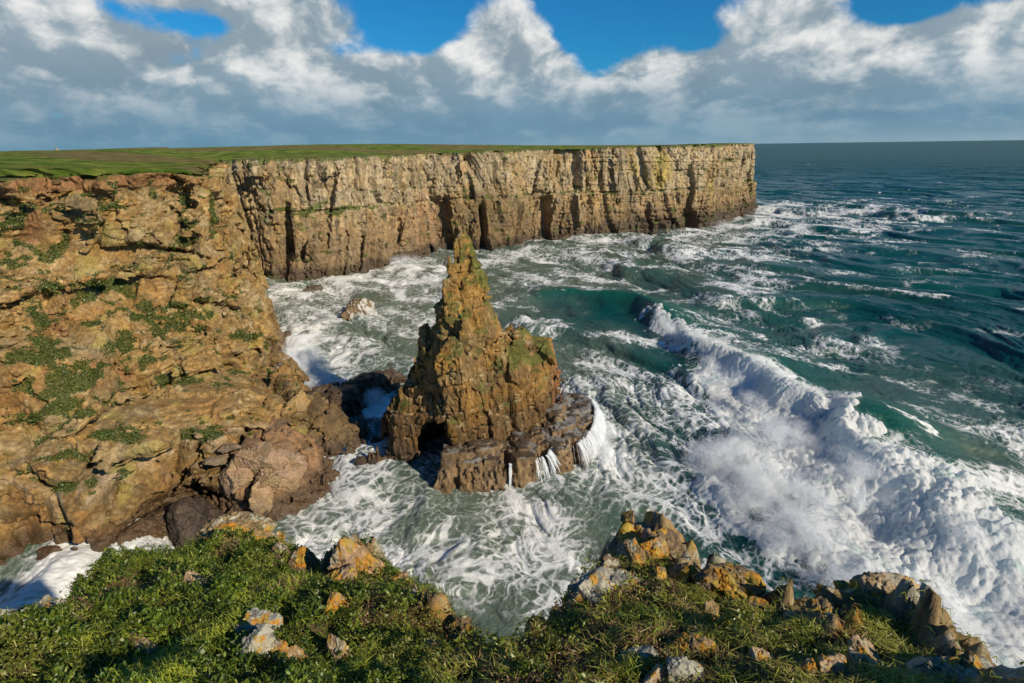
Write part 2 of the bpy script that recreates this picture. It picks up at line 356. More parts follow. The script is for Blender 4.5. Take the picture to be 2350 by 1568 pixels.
def water_material():
    m = bpy.data.materials.new('sea_water'); m.use_nodes = True; K = NT(m.node_tree); K.n.clear()
    P = K.new('ShaderNodeTexCoord').outputs['Object']
    foam = K.attr('foam').outputs['Fac']; milk = K.attr('milk').outputs['Fac']; lift = K.attr('lift').outputs['Fac']; far = K.attr('far').outputs['Fac']
    pat = K.attr('pattern').outputs['Fac']
    n2 = K.noise(P, 2.6, 4, .65)
    s = K.m('ADD', pat, K.m('MULTIPLY', K.m('MULTIPLY', K.m('SUBTRACT', n2, .5), .7), K.ss(pat, .02, .25)))
    mask = K.m('MULTIPLY', K.ss(s, .02, 1.02), .96)
    deep = K.mix(K.noise(P, .02, 1), rgb(.003, .045, .048), rgb(.005, .075, .062))
    base = K.mix(milk, deep, K.mix(K.noise(P, .08, 2), rgb(.14, .15, .095), rgb(.135, .20, .15)))
    base = K.mix(lift, base, rgb(.008, .095, .066))
    base = K.mix(K.m('MULTIPLY', far, .8), base, rgb(.065, .145, .17))  # paler with distance: colour stands in for sky reflected off far waves
    bs = K.new('ShaderNodeBsdfPrincipled'); K.put(bs.inputs['Base Color'], base); bs.inputs['IOR'].default_value = 1.33
    K.put(bs.inputs['Roughness'], K.m('ADD', .16, K.m('MULTIPLY', far, .55)))
    n3 = K.noise(P, 1.5, 6, .66); n4 = K.noise(P, .25, 3, .6)
    bp = K.new('ShaderNodeBump'); bp.inputs['Strength'].default_value = 1.0; bp.inputs['Distance'].default_value = .42
    K.put(bp.inputs['Height'], K.m('ADD', K.m('MULTIPLY', n3, .8), K.m('MULTIPLY', n4, K.m('ADD', .6, K.m('MULTIPLY', far, 10.0))))); K.l.new(bp.outputs[0], bs.inputs['Normal'])
    fo = K.new('ShaderNodeBsdfPrincipled'); fo.inputs['Roughness'].default_value = .8; fo.inputs['Specular IOR Level'].default_value = .2
    K.put(fo.inputs['Base Color'], K.mix(K.m('MULTIPLY', milk, .5), rgb(.80, .82, .82), rgb(.74, .72, .66)))
    b2 = K.new('ShaderNodeBump'); b2.inputs['Strength'].default_value = 1.0; b2.inputs['Distance'].default_value = .09; K.put(b2.inputs['Height'], K.m('ADD', s, K.m('MULTIPLY', n2, .6))); K.l.new(b2.outputs[0], fo.inputs['Normal'])
    mx = K.new('ShaderNodeMixShader'); K.put(mx.inputs[0], mask); K.l.new(bs.outputs[0], mx.inputs[1]); K.l.new(fo.outputs[0], mx.inputs[2])
    out = K.new('ShaderNodeOutputMaterial'); K.l.new(mx.outputs[0], out.inputs[0]); return m
M_SEA = water_material()
def build_sea():
    na = 1150; a = np.radians(np.linspace(-58, 52, na))
    r = np.concatenate([np.geomspace(16, 260, 1050), np.geomspace(262, 1500, 420)[0:], np.geomspace(1510, 9000, 280), np.geomspace(9400, 90000, 24)])
    Rr, A = np.meshgrid(r, a, indexing='ij'); x = (Rr*np.sin(A)).ravel().astype(np.float32); y = (Rr*np.cos(A)).ravel().astype(np.float32)
    res = np.maximum(np.gradient(r)[:, None]+0*A, Rr*(a[1]-a[0])).ravel().astype(np.float32)
    h, sx, sy, d, H = sea_point(x, y, res)
    rr = Rr.ravel(); fade = 1-sst(rr, 3500, 9000); h *= fade; sx *= fade; sy *= fade
    fw = np.stack([x, y], 1); wv = np.stack([fbm(np.stack([x*.05, y*.05, x*0], 1), 3, 21), fbm(np.stack([x*.05, y*.05, x*0+7], 1), 3, 22)], 1)*6*np.clip(rr/90, .6, 3)[:, None]
    ff = foam_field(fw+wv); foam = ff[:, 0].copy(); milk = ff[:, 1].copy()
    # whitecaps on the crests of the open sea
    cn = fbm(np.stack([(x*.8-y*.6)*.10, (x*.6+y*.8)*.28, x*0+3], 1), 4, 61, .6); cap = sst(h, .6, 1.5)*sst(cn, .36, .52)*(rr > 110)*(1-.5*sst(rr, 900, 3500))*1.5
    foam = np.clip(foam+cap*.55, 0, 1.05)
    # clean glassy face of the breaking wave, foam skirt behind it
    face = np.exp(-((d+3.2)/3.2)**2)*sst(H, .6, 2.5)*sst(y, 128, 150); foam *= 1-.85*face
    milk *= 1-.7*np.exp(-(d/10)**2)*sst(H, .5, 2)
    lift = np.clip(sst(h, .9, 3.6)*.85*np.exp(-((d-1)/6)**2)*sst(H, .5, 2) + .35*sst(h, .8, 2.4)*(1-sst(rr, 150, 500)), 0, .9)
    # broken water is rough
    rough = foam*(rr < 330)
    h = h + rough*(.12*billow(np.stack([x*.35, y*.35, x*0], 1), 4, 71)+.35*fbm(np.stack([x*.12, y*.12, x*0], 1), 3, 72))
    ca, sa = math.cos(R(38)), math.sin(R(38))
    Pp = np.stack([(x*ca-y*sa), (x*sa+y*ca)*.72, x*0], 1)
    wp = np.stack([fbm(Pp*.07, 3, 31), fbm(Pp*.07+5, 3, 32), x*0], 1)*9 + np.stack([fbm(Pp*.4, 2, 33), fbm(Pp*.4+5, 2, 34), x*0], 1)*.9
    Pw = Pp+wp; nr = rr < 700
    Pl = Pp+np.stack([fbm(Pp*.16, 3, 43), fbm(Pp*.16+5, 3, 44), x*0], 1)*2.6+np.stack([fbm(Pp*1.1, 2, 45), fbm(Pp*1.1+5, 2, 46), x*0], 1)*.35
    def sub(fn, dflt=0.0):
        o_ = np.full(len(x), dflt, np.float32); o_[nr] = fn(Pw[nr]); return o_
    n1 = fbm(Pw*np.array([.045, .11, 1], np.float32), 4, 35, .5)*1.75+fbm(Pl*.22, 2, 40, .5)*.30; n2 = sub(lambda p: fbm(p*.9, 4, 36, .6))
    def lace(sc_, wd, seed): f1, f2, _, _ = worley(Pl[nr]*sc_, seed); o_ = np.zeros(len(x), np.float32); o_[nr] = 1-sst((f2-f1)/(wd*(.30+foam[nr]*1.1+np.clip(n1[nr]*1.6, -.2, .8))), .2, 1.0); return o_
    n1 = n1*(.60+.40*sst(foam, .12, .4)); base_ = foam*1.04+n1*.74+n2*.12-.86
    solid_ = sst(base_, .03, .52)
    lc = np.maximum(np.maximum(lace(.30, .12, 38), lace(.72, .20, 37)*.85), lace(1.7, .34, 39)*.3)*sst(foam+n1*.45, .10, .48)
    pattern = np.maximum(solid_*(.75+.25*sst(n2, -.3, .2)), lc*np.clip(.66+n2*.5+.5*n1, .15, .95))+.16*sst(base_, -.25, .2)
    pattern = np.clip(pattern, 0, 1)
    h = h+np.where(rr < 330, .04*pattern, 0)
    V = np.stack([x-sx*.8, y-sy*.8, h], 1)
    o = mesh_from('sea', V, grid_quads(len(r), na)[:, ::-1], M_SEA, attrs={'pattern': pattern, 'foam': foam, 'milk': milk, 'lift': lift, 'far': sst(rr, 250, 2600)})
    tag(o, kind='structure')
build_sea()

# ------------------------------------------------------------------ cliffs
def survey(V):
    q = np.asarray(V, np.float32)-np.array([0, 0, EYE], np.float32); d = np.maximum(q@_f.astype(np.float32), .1); return 1175+FPX*(q@_r.astype(np.float32))/d, 784-FPX*(q@_q.astype(np.float32))/d
def blobs(X, Y, L):
    o = np.zeros(len(X), np.float32)
    for (a, b, wa, wb) in L: o = np.maximum(o, np.exp(-((X-a)/wa)**2-((Y-b)/wb)**2))
    return o
def strata(b, thick, seed):
    """bedding: a random setback for every layer and a dark joint between layers. b = height along the bedding"""
    k = b/thick; k = k+.33*np.sin(k*1.7+seed)+.2*np.sin(k*.61+seed*2); i = np.floor(k); f = k-i
    h = hf(h32(i.astype(np.int32), i.astype(np.int32)*0, i.astype(np.int32)*0, seed), 1)
    return h-.5, np.minimum(f, 1-f)

def surface_nets(F, org, h):
    nx, ny, nz = F.shape; S = F < 0
    c = np.zeros((nx-1, ny-1, nz-1), np.int8)
    for a in (0, 1):
        for b in (0, 1):
            for d in (0, 1): c += S[a:nx-1+a, b:ny-1+b, d:nz-1+d]
    act = (c > 0) & (c < 8); ids = np.full(act.shape, -1, np.int32); I = np.argwhere(act); ids[act] = np.arange(len(I))
    acc = np.zeros((len(I), 3)); cnt = np.zeros(len(I)); i, j, k = I.T
    cor = [(a, b, d) for a in (0, 1) for b in (0, 1) for d in (0, 1)]
    for p in cor:
        for ax in range(3):
            if p[ax]: continue
            q = list(p); q[ax] = 1
            f0 = F[i+p[0], j+p[1], k+p[2]]; f1 = F[i+q[0], j+q[1], k+q[2]]; m = (f0 < 0) != (f1 < 0)
            t = np.where(m, f0/np.where(m, f0-f1, 1), 0); pt = np.array(p, float)[None].repeat(len(I), 0); pt[:, ax] += t
            acc[m] += pt[m]; cnt[m] += 1
    V = (I+acc/cnt[:, None])*h+org; Q = []
    for ax in range(3):
        o = [a for a in range(3) if a != ax]
        s0 = [slice(1, -1)]*3; s1 = [slice(1, -1)]*3; s0[ax] = slice(0, -1); s1[ax] = slice(1, None)
        A, B = S[tuple(s0)], S[tuple(s1)]
        for flip, m in ((0, A & ~B), (1, ~A & B)):
            e = np.argwhere(m)
            for a in range(3):
                if a != ax: e[:, a] += 1
            u, v = o; q = []
            for (du, dv) in ((-1, -1), (0, -1), (0, 0), (-1, 0)):
                w_ = e.copy(); w_[:, u] += du; w_[:, v] += dv; q.append(ids[w_[:, 0], w_[:, 1], w_[:, 2]])
            q = np.stack(q, 1)
            if (flip == 1) != (ax == 1): q = q[:, ::-1]
            Q.append(q)
    Q = np.concatenate(Q); Q = Q[(Q >= 0).all(1)]; return V, Q
def vnormals(V, Q):
    n = np.cross(V[Q[:, 2]]-V[Q[:, 0]], V[Q[:, 3]]-V[Q[:, 1]]); o = np.zeros_like(V)
    for k in range(4):
        for a in range(3): o[:, a] += np.bincount(Q[:, k], n[:, a], len(V))
    return o/np.maximum(np.linalg.norm(o, axis=1, keepdims=True), 1e-9)

def up2(A, shape):
    for ax in range(3):
        n = shape[ax]; sh = list(A.shape); sh[ax] = n; o = np.empty(sh, A.dtype); A_ = np.moveaxis(A, ax, 0); o_ = np.moveaxis(o, ax, 0)
        o_[::2] = A_; m = o_[1::2].shape[0]; nx_ = A_[1:m+1]
        if len(nx_) < m: nx_ = np.concatenate([nx_, A_[-1:]])
        o_[1::2] = (A_[:m]+nx_)/2; A = o
    return A
def carve(F, org, h, big, fine, b1=3.4, b2=1.0):
    """break the smooth field up in place: big blocks on a coarse lattice first, then fine joints near the surface"""
    C = np.ascontiguousarray(F[::2, ::2, ::2]); m = np.abs(C) < b1; I = np.argwhere(m)
    D = np.zeros_like(C); D[m] = big((I*(2*h)+org).astype(np.float32)); F -= up2(D, F.shape)
    m = np.abs(F) < b2; I = np.argwhere(m); F[m] -= fine((I*h+org).astype(np.float32))
    return F
def cliff_left():
    cols = []
    P = lambda l: [aty(*p) for p in l]
    c0 = P([(0,1310,59),(0,1085,62),(0,950,68),(0,800,76),(0,650,86),(0,520,94),(0,460,98),(0,405,103)])
    c0[0][2] = -1.5
    for off in ((-75, -4, 0), (-28, -4, 0)): cols.append([p+np.array(off) for p in c0])
    cols.append(c0)
    cols.append(P([(120,1300,60),(110,1115,63),(110,960,70),(110,800,78),(110,650,89),(120,540,96),(110,440,101),(120,402,104)]))
    cols.append(P([(250,1290,61.5),(250,1062,66),(240,930,74),(240,790,83),(240,660,93),(240,540,98),(240,425,101),(250,396,103)]))
    cols.append(P([(400,1200,70),(400,1005,73),(390,900,82),(380,780,90),(370,660,98),(370,540,102),(370,405,104),(370,392,106)]))
    cols.append(P([(560,1140,76),(560,962,79),(540,860,90),(520,760,98),(500,650,108),(460,540,113),(440,430,116),(440,400,118)]))
    cols.append(P([(735,1030,92),(700,930,97),(640,850,108),(590,760,118),(560,650,133),(530,540,138),(490,440,142),(480,400,145)]))
    cols.append([(-55,128,-1.5),(-57,128,5),(-60,130,10),(-64,134,18),(-68,141,26),(-72,146,34),(-75,150,42),(-77,152,45.5)])
    cols.append([(-75,165,-1.5),(-75.5,165,6),(-76,165.5,12),(-77,166,19),(-79,166.5,26),(-81,167,33),(-83,168,43),(-84.5,169,46)])
    cols.append([(-102,216,-1.5),(-102,216,6),(-102,216,12),(-103,216.5,19),(-104,217,26),(-104.5,217,33),(-105,218,43),(-106,219,46.2)])
    cols.append([(-128,252,-1.5),(-128,252,6),(-128,252,12),(-128,252.5,19),(-128,253,26),(-128,254,33),(-128,255,43),(-128,257,46.4)])
    C = np.array(cols, float).transpose(1, 0, 2)                 # rows, cols, 3
    # columns carry different sample densities: far hidden ones get fewer
    G = catmull(C, 640, 0); G = catmull(G, 1250, 1)
    return C, G
LC, LG = cliff_left()
Q2 = 2**-.5
def left_heightfield():
    """outward distance b of the near cliff as a function of the distance along it (a) and height"""
    zs = np.arange(-1.6, 47.6, .4); nu = LG.shape[1]; A = np.zeros((len(zs), nu)); Bb = A.copy()
    a = (LG[..., 0]+LG[..., 1])*Q2; b = (LG[..., 0]-LG[..., 1])*Q2
    for u in range(nu):
        z = np.maximum.accumulate(LG[:, u, 2]+np.linspace(0, 1e-3, LG.shape[0])); A[:, u] = np.interp(zs, z, a[:, u]); Bb[:, u] = np.interp(zs, z, b[:, u])
    ga = np.arange(-60, 96, .4); H = np.zeros((len(zs), len(ga)))
    for k in range(len(zs)):
        o = np.argsort(A[k]); H[k] = np.interp(ga, A[k][o], Bb[k][o])
    kern = np.ones(5)/5; H = np.apply_along_axis(lambda r: np.convolve(np.pad(r, 2, 'edge'), kern, 'valid'), 1, H)
    return zs, ga, H, (a[-1], LG[-1, :, 2])
LZ, LA, LH, LTOPZ = left_heightfield()
def left_ztop(a): o = np.argsort(LTOPZ[0]); return np.interp(a, LTOPZ[0][o], LTOPZ[1][o])
def left_crag(P):
    z = P[:, 2]; a = (P[:, 0]+P[:, 1])*Q2
    c = np.clip(sst(fbm(P*.03, 3, 3), -.25, .15)*.6+sst(z, 24, 30)*.9+sst(-z, -11, -7)+sst(a, 40, 48), .22, 1)
    return c*(1-.85*sst(z, left_ztop(a)-3.4, left_ztop(a)-2.2)*(a < 38))
def left_ledge(a):
    q = LC[1, 2:9]; return np.interp(a, (q[:, 0]+q[:, 1])*Q2, q[:, 2]).astype(np.float32)
def left_big(P):
    z = P[:, 2]; SX, SY = survey(P); crag = left_crag(P)
    d0 = 4.2*fbm(P*.045, 2, 11)+1.6*fbm(P*.13, 2, 12)
    d1, h1, e1 = fracture(P, 6.0, (1, 1, .8), 21, .5, .36, .22, .15)
    d1 = d1+.9*fracture(P, 12.0, (1, 1, .9), 20, .5, .42, .16, .2)[0]
    B = z+.5*fbm(P*.05, 2, 8); s1, j1 = strata(B, 2.6, 5)
    D = d0+crag*(d1*1.2+1.3*s1*(.35+sst(z, 22, 30))-.7*(j1 < .06)*sst(z, 20, 26))+(1-crag)*.5*d1
    a = (P[:, 0]+P[:, 1])*Q2; zl = left_ledge(a)+.5*fbm(P*.15, 2, 13); D = D-1.3*np.exp(-((z-zl)/.5)**2)+1.0*(1-sst(z, zl-.7, zl-.3))*(a < 46)
    return D-3.5*blobs(SX, SY, [(10, 1150, 45, 60), (430, 1150, 32, 60), (150, 560, 14, 45), (60, 1230, 30, 40)])
def left_fine(P):
    z = P[:, 2]; SX, SY = survey(P); crag = left_crag(P)
    bare = np.maximum(blobs(SX, SY, [(300, 680, 90, 35), (250, 590, 60, 25), (330, 1090, 130, 60), (420, 880, 80, 50), (520, 860, 60, 60)]), sst(fbm(P*.12, 3, 28), .02, .16)*(1-sst(z, 24, 30)))
    d2, h2, e2 = fracture(P, 2.3, (1.1, 1.1, .8), 22, .5, .36, .26, 0, 'b', .5)
    d3, h3, e3 = fracture(P, .95, (1, 1, .8), 23, .5, .45, .34, 0, 'b', .3)
    s2, j2 = strata(z, .8, 9); D = (d2*(.35+.65*crag)+d3*(.7+.3*crag))*(1-.7*bare)+crag*(s2*.3-.25*(j2 < .08))*sst(z, 20, 28)
    # loose stones lying on the scree
    for cell, sd_, k in ((1.8, 51, .62), (.8, 52, .55)):
        f1, f2, hs, _ = worley(P/np.float32(cell), sd_); st = (hf(hs, 7) > k)*np.clip(1-f1/(.22+.22*hf(hs, 8)), 0, 1)**.5; D = D+st*cell*.38*(1-crag)
    return D+.10*fbm(P*2, 3, 24)
def left_colour(P, n):
    z = P[:, 2]; a = (P[:, 0]+P[:, 1])*Q2; SX, SY = survey(P); crag = left_crag(P); zt = left_ztop(a)
    _, h1, _ = fracture(P, 6.0, (1, 1, .8), 21, .5, .36, .22, .15); _, h2, e2 = fracture(P, 2.3, (1.1, 1.1, .8), 22, .5, .36, .26, 0, 'b', .5); _, h3, e3 = fracture(P, .95, (1, 1, .8), 23, .5, .45, .34, 0, 'b', .3)
    nz = fbm(P*.12, 4, 61); nz2 = fbm(P*.5, 4, 62); nz3 = fbm(P*1.6, 3, 63)
    och = np.array([.345, .225, .085]); pale = np.array([.45, .335, .175]); red = np.array([.36, .195, .07]); grey = np.array([.30, .25, .155])
    C = lerp(och, pale, (sst(nz2+hf(h2, 11)*.5-.25, -.1, .35)*crag)[:, None])
    C = lerp(C, red, (sst(nz, .10, .35)*.6)[:, None]); C = lerp(C, grey, (sst(-nz+.3*hf(h3, 12), .22, .5)*.6)[:, None])
    st = 0
    for cell, sd_, k in ((1.8, 51, .62), (.8, 52, .55)):
        f1, f2, hs, _ = worley(P/np.float32(cell), sd_); st = np.maximum(st, (hf(hs, 7) > k)*(f1 < .2+.22*hf(hs, 8)))
    C = lerp(C, np.array([.47, .37, .22]), (st*(1-crag)*.75)[:, None])
    C = C*(.74+.5*hf(h3, 12))[:, None]*(.87+.26*hf(h1, 9))[:, None]*(1+.5*nz3)[:, None]
    ck = np.maximum(1-sst(e2, .02, .08), (1-sst(e3, .02, .08))*.6)*(.4+.6*crag); C = lerp(C, np.array([.12, .075, .032]), (ck*.5)[:, None])  # soil-brown joints, also painting crevice shade into the colour
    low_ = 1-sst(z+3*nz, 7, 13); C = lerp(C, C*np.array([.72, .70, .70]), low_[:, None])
    zl = left_ledge(a); C = lerp(C, np.array([.50, .39, .27]), (np.exp(-((z-zl+1.3)/.8)**2)*sst(nz2, -.15, .15)*.7)[:, None])
    lich = sst(fbm(P*.25, 4, 66), .22, .4)*.5; C = lerp(C, np.array([.38, .33, .10]), lich[:, None])
    brk = sst(fbm(P*.25, 4, 67), -.2, .15)
    soil = np.clip(sst(z, zt-3.4, zt-2.0)*(a < 40)*(1-.7*sst(a, 30, 40))+1.2*blobs(SX, SY, [(40, 440, 90, 30), (70, 520, 26, 80), (140, 640, 22, 50), (120, 760, 40, 40), (215, 860, 40, 30), (280, 870, 30, 25)])*brk, 0, 1)
    C = lerp(C, np.array([.27, .145, .068])*(1+.7*nz2+.6*nz3)[:, None], (soil*.92)[:, None])
    gb = blobs(SX, SY, [(390, 725, 100, 42), (130, 585, 34, 28), (110, 660, 30, 30), (235, 655, 60, 16), (470, 678, 50, 24), (270, 477, 42, 9), (352, 445, 14, 14), (190, 880, 80, 50), (110, 830, 60, 50), (285, 790, 36, 50), (40, 510, 26, 34), (20, 580, 26, 34),
      (150, 920, 60, 40), (150, 1115, 28, 9), (205, 1110, 20, 14), (560, 772, 32, 12), (620, 850, 14, 16), (412, 475, 14, 24), (487, 478, 9, 46), (430, 1045, 9, 12), (335, 830, 24, 34), (365, 880, 20, 16), (60, 960, 40, 26), (300, 1000, 24, 10), (240, 1000, 30, 10), (420, 560, 14, 12), (90, 720, 40, 30), (320, 560, 16, 10), (500, 900, 8, 22), (420, 405, 60, 8)])
    vf = fbm(P*np.array([.32, .32, .45], np.float32), 5, 68, .6)*1.1+fbm(P*.1, 3, 70)*.4+.72*gb+.22*sst(n[:, 2], .2, .8)-.3*(z < 9)
    vg = np.clip(sst(vf, .50, .64)*(z < zt-1.5), 0, 1); C = lerp(C, lerp(np.array([.10, .11, .03]), np.array([.06, .10, .02]), sst(nz2, -.2, .2)[:, None]), (vg*.85)[:, None])
    wet = sst(-z+.9*fbm(P*.3, 3, 69), -4.6, -2.2); C = lerp(C, np.array([.085, .055, .035]), (wet*.9)[:, None])
    top = sst(n[:, 2], .55, .8)*sst(z, zt-1.6, zt-.8); C = lerp(C, np.array([.09, .12, .025]), top[:, None])
    return np.clip(C, .01, .9), wet, vg
def build_left():
    vegP = []; vegN = []; k_ = 0
    for (a0, a1, b0, b1_, h) in ((-58, -22, -130, -84, .4), (-22.4, 46, -146, -74, .2), (44, 92, -236, -116, .34)):
        na, nb, nz_ = int((a1-a0)/h)+1, int((b1_-b0)/h)+1, int(49.5/h)+1
        ga = a0+np.arange(na)*h; gb = b0+np.arange(nb)*h; gz = -1.4+np.arange(nz_)*h
        fi = (gz-LZ[0])/.4; k0 = np.clip(fi.astype(int), 0, len(LZ)-2); ft = np.clip(fi-k0, 0, 1)[:, None]
        rows = LH[k0]*(1-ft)+LH[k0+1]*ft; H = np.stack([np.interp(ga, LA, r) for r in rows], 1)        # (na, nz)
        sl = np.gradient(H, h); cs = 1/np.sqrt(1+sl[0]**2+sl[1]**2)
        F = ((gb[None, :, None]-H[:, None, :])*cs[:, None, :]).astype(np.float32)
        zt = left_ztop(ga)
        def wld(p): return np.stack([(p[:, 0]+p[:, 1])*Q2, (p[:, 0]-p[:, 1])*Q2, p[:, 2]], 1).astype(np.float32)
        carve(F, np.array([a0, b0, -1.4]), h, lambda p: left_big(wld(p)), lambda p: left_fine(wld(p)))
        F = np.maximum(F, (gz[None, None, :]-zt[:, None, None]+.3).astype(np.float32))
        V, Q = surface_nets(F, np.array([a0, b0, -1.4]), h); del F
        V = wld(V).astype(np.float64); Q = Q[:, ::-1]; n = vnormals(V, Q); C, wet, vg = left_colour(V.astype(np.float32), n.astype(np.float32))
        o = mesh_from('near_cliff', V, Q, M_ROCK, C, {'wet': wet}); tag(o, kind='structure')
        if h < .3: m = vg > .5; vegP.append(V[m]); vegN.append(n[m])
    return np.concatenate(vegP), np.concatenate(vegN)
LVEG, LVEGN = build_left()

# far wall of the bay
FB = np.array([(-150, 250), (-118, 238), (-104, 229), (-81, 231), (-63, 238), (-50, 262), (-34, 292), (-14, 291), (0, 303), (14, 325), (40, 334), (67, 342), (95, 352), (124, 366), (158, 410), (186, 455), (192, 470), (193, 492), (186, 540), (160, 640), (120, 760)], float)
def proj(p):
    q = np.asarray(p, float)-np.array([0, 0, EYE]); dpt = q@_f; return 1175+FPX*(q@_r)/dpt, 784-FPX*(q@_q)/dpt
def far_base():
    b = catmull(FB, 2400); b = np.stack([np.convolve(np.pad(b[:, k], 30, 'edge'), np.ones(61)/61, 'valid') for k in (0, 1)], 1)
    arc = np.concatenate([[0], np.cumsum(np.linalg.norm(np.diff(b, axis=0), axis=1))]); t = np.gradient(b, axis=0); t /= np.linalg.norm(t, axis=1, keepdims=True)
    px = np.array([proj((q[0], q[1], 10))[0] for q in b]); i = int(np.argmax(b[:, 0]))
    return b, arc, np.stack([t[:, 1], -t[:, 0]], 1), np.where(np.arange(len(px)) > i, 1760, px)
Fb, Farc, Fn, Fpx = far_base()
def far_ztop(a):
    a = np.asarray(a, np.float32); q = np.stack([a*.035, a*0, a*0], 1)
    return np.interp(Fpx[np.clip(np.searchsorted(Farc, a), 0, len(Fpx)-1)], [500, 760, 1040, 1430, 1735], [46.3, 46.9, 47.6, 48.9, 50.1])+1.0*fbm(q, 3, 118)+.5*fbm(q*7, 3, 119)
def far_world(p):
    x = np.interp(p[:, 0], Farc, Fb[:, 0])+np.interp(p[:, 0], Farc, Fn[:, 0])*p[:, 1]; y = np.interp(p[:, 0], Farc, Fb[:, 1])+np.interp(p[:, 0], Farc, Fn[:, 1])*p[:, 1]
    return np.stack([x, y, p[:, 2]], 1)
def far_bed(arc, Z): return Z+.012*(arc-200)+.9*fbm(np.stack([arc*.02, Z*.05, arc*0], 1), 2, 7)
def far_fr(P):
    arc, d, Z = P.T; fl = np.stack([arc+.25*Z*np.sin(arc*.05), Z*.22, d*.6], 1).astype(np.float32)
    return fracture(fl, 7.0, (1, 1, 1), 111, .6, .42, .12, .15), fracture(fl, 2.8, (1, .7, 1), 112, .6, .5, .22, .12, 'b'), fracture(np.stack([arc, Z*.75, d], 1).astype(np.float32), 1.25, (1, 1, 1), 113, .6, .55, .3, 0, 'b')
def far_big(P):
    arc, d, Z = P.T.astype(np.float32); zero = arc*0; PX = np.interp(arc, Farc, Fpx).astype(np.float32)
    wob = fbm(np.stack([arc*.06, Z*.06, zero], 1), 3, 5)*5
    D = 5.5*fbm(np.stack([arc*.022, Z*.015, zero], 1), 3, 101)+2.6*fbm(np.stack([arc*.08, Z*.03, zero+4], 1), 3, 102)
    def gully(cx, wd, dp, z0, z1, lean=0):
        c = PX+wob*1.5+lean*(Z-25); e = sst(c, cx-wd, cx-wd*.55)*(1-sst(c, cx+wd*.55, cx+wd)); return -dp*e*sst(Z, z0-4, z0+2)*(1-sst(Z, z1-3, z1+4))
    D = D+gully(1016, 20, 10, -9, 25, .3)+gully(1108, 11, 8, -9, 22)+gully(1247, 22, 9, -9, 24, .25)+gully(1300, 36, 8, 27, 60, -.4)+gully(1165, 12, 5, 24, 43, .5)+gully(1085, 10, 4, 26, 45, .8)+gully(872, 8, 3.2, -9, 20, -.9)+gully(845, 8, 3, 28, 60, .3)+gully(680, 9, 3, -9, 16, -1.4)+gully(720, 7, 2.6, 30, 60)+gully(1480, 5, 3.5, -9, 14)
    D = D+4.5*np.exp(-((PX-1175)/50)**2)*(1-sst(Z, 22, 30))+3.0*np.exp(-((PX-1390)/60)**2)*(1-sst(Z, 10, 30))
    D = D-30*((PX+wob*.6 > 1567) & (PX+wob*.6 < 1603) & (Z < 11.0+wob*.25))          # sea cave
    B = far_bed(arc, Z); rt = sst(PX, 1330, 1420)
    D = D+1.6*(1-sst(B, 24.2, 24.8))*(.5+.5*rt)+.7*(1-sst(B, 15.5, 16))*rt+.6*(1-sst(B, 38.5, 38.8))*rt+1.6*(1-sst(B, 7.0, 7.5))*rt
    D = D-1.6*np.exp(-((B-25.0)/.45)**2)*sst(fbm(np.stack([arc*.06, zero, zero+9], 1), 3, 12), -.25, 0)
    D = D-3.4*np.exp(-((Z-40+(PX-1665)*.05)/1.0)**2-((PX-1672)/22)**2)
    s1, j1 = strata(B, 3.4, 3); bed = np.clip(.25+.75*rt+.5*sst(fbm(np.stack([arc*.03, Z*.08, zero], 1), 2, 8), 0, .2), 0, 1)
    D = D+bed*(s1*.7-.9*(j1 < .06)); (d1, _, _), (d2, _, _), _ = far_fr(P)
    nt = fbm(np.stack([arc*.07, zero, zero], 1), 4, 117); crown = sst(Z, 42.0+6*nt, 48.5)
    return D+d1*.95+d2*.9-crown*(2.2+5*nt)-.4
def far_fine(P):
    arc, d, Z = P.T.astype(np.float32); _, _, (d3, _, _) = far_fr(P); B = far_bed(arc, Z); s2, j2 = strata(B, 1.15, 4); bed = .4+.6*sst(np.interp(arc, Farc, Fpx), 1330, 1420)
    return (d3*1.0+bed*(s2*.3-.35*(j2 < .1))+.3*fbm(np.stack([arc, Z, d], 1)*.8, 3, 116)).astype(np.float32)
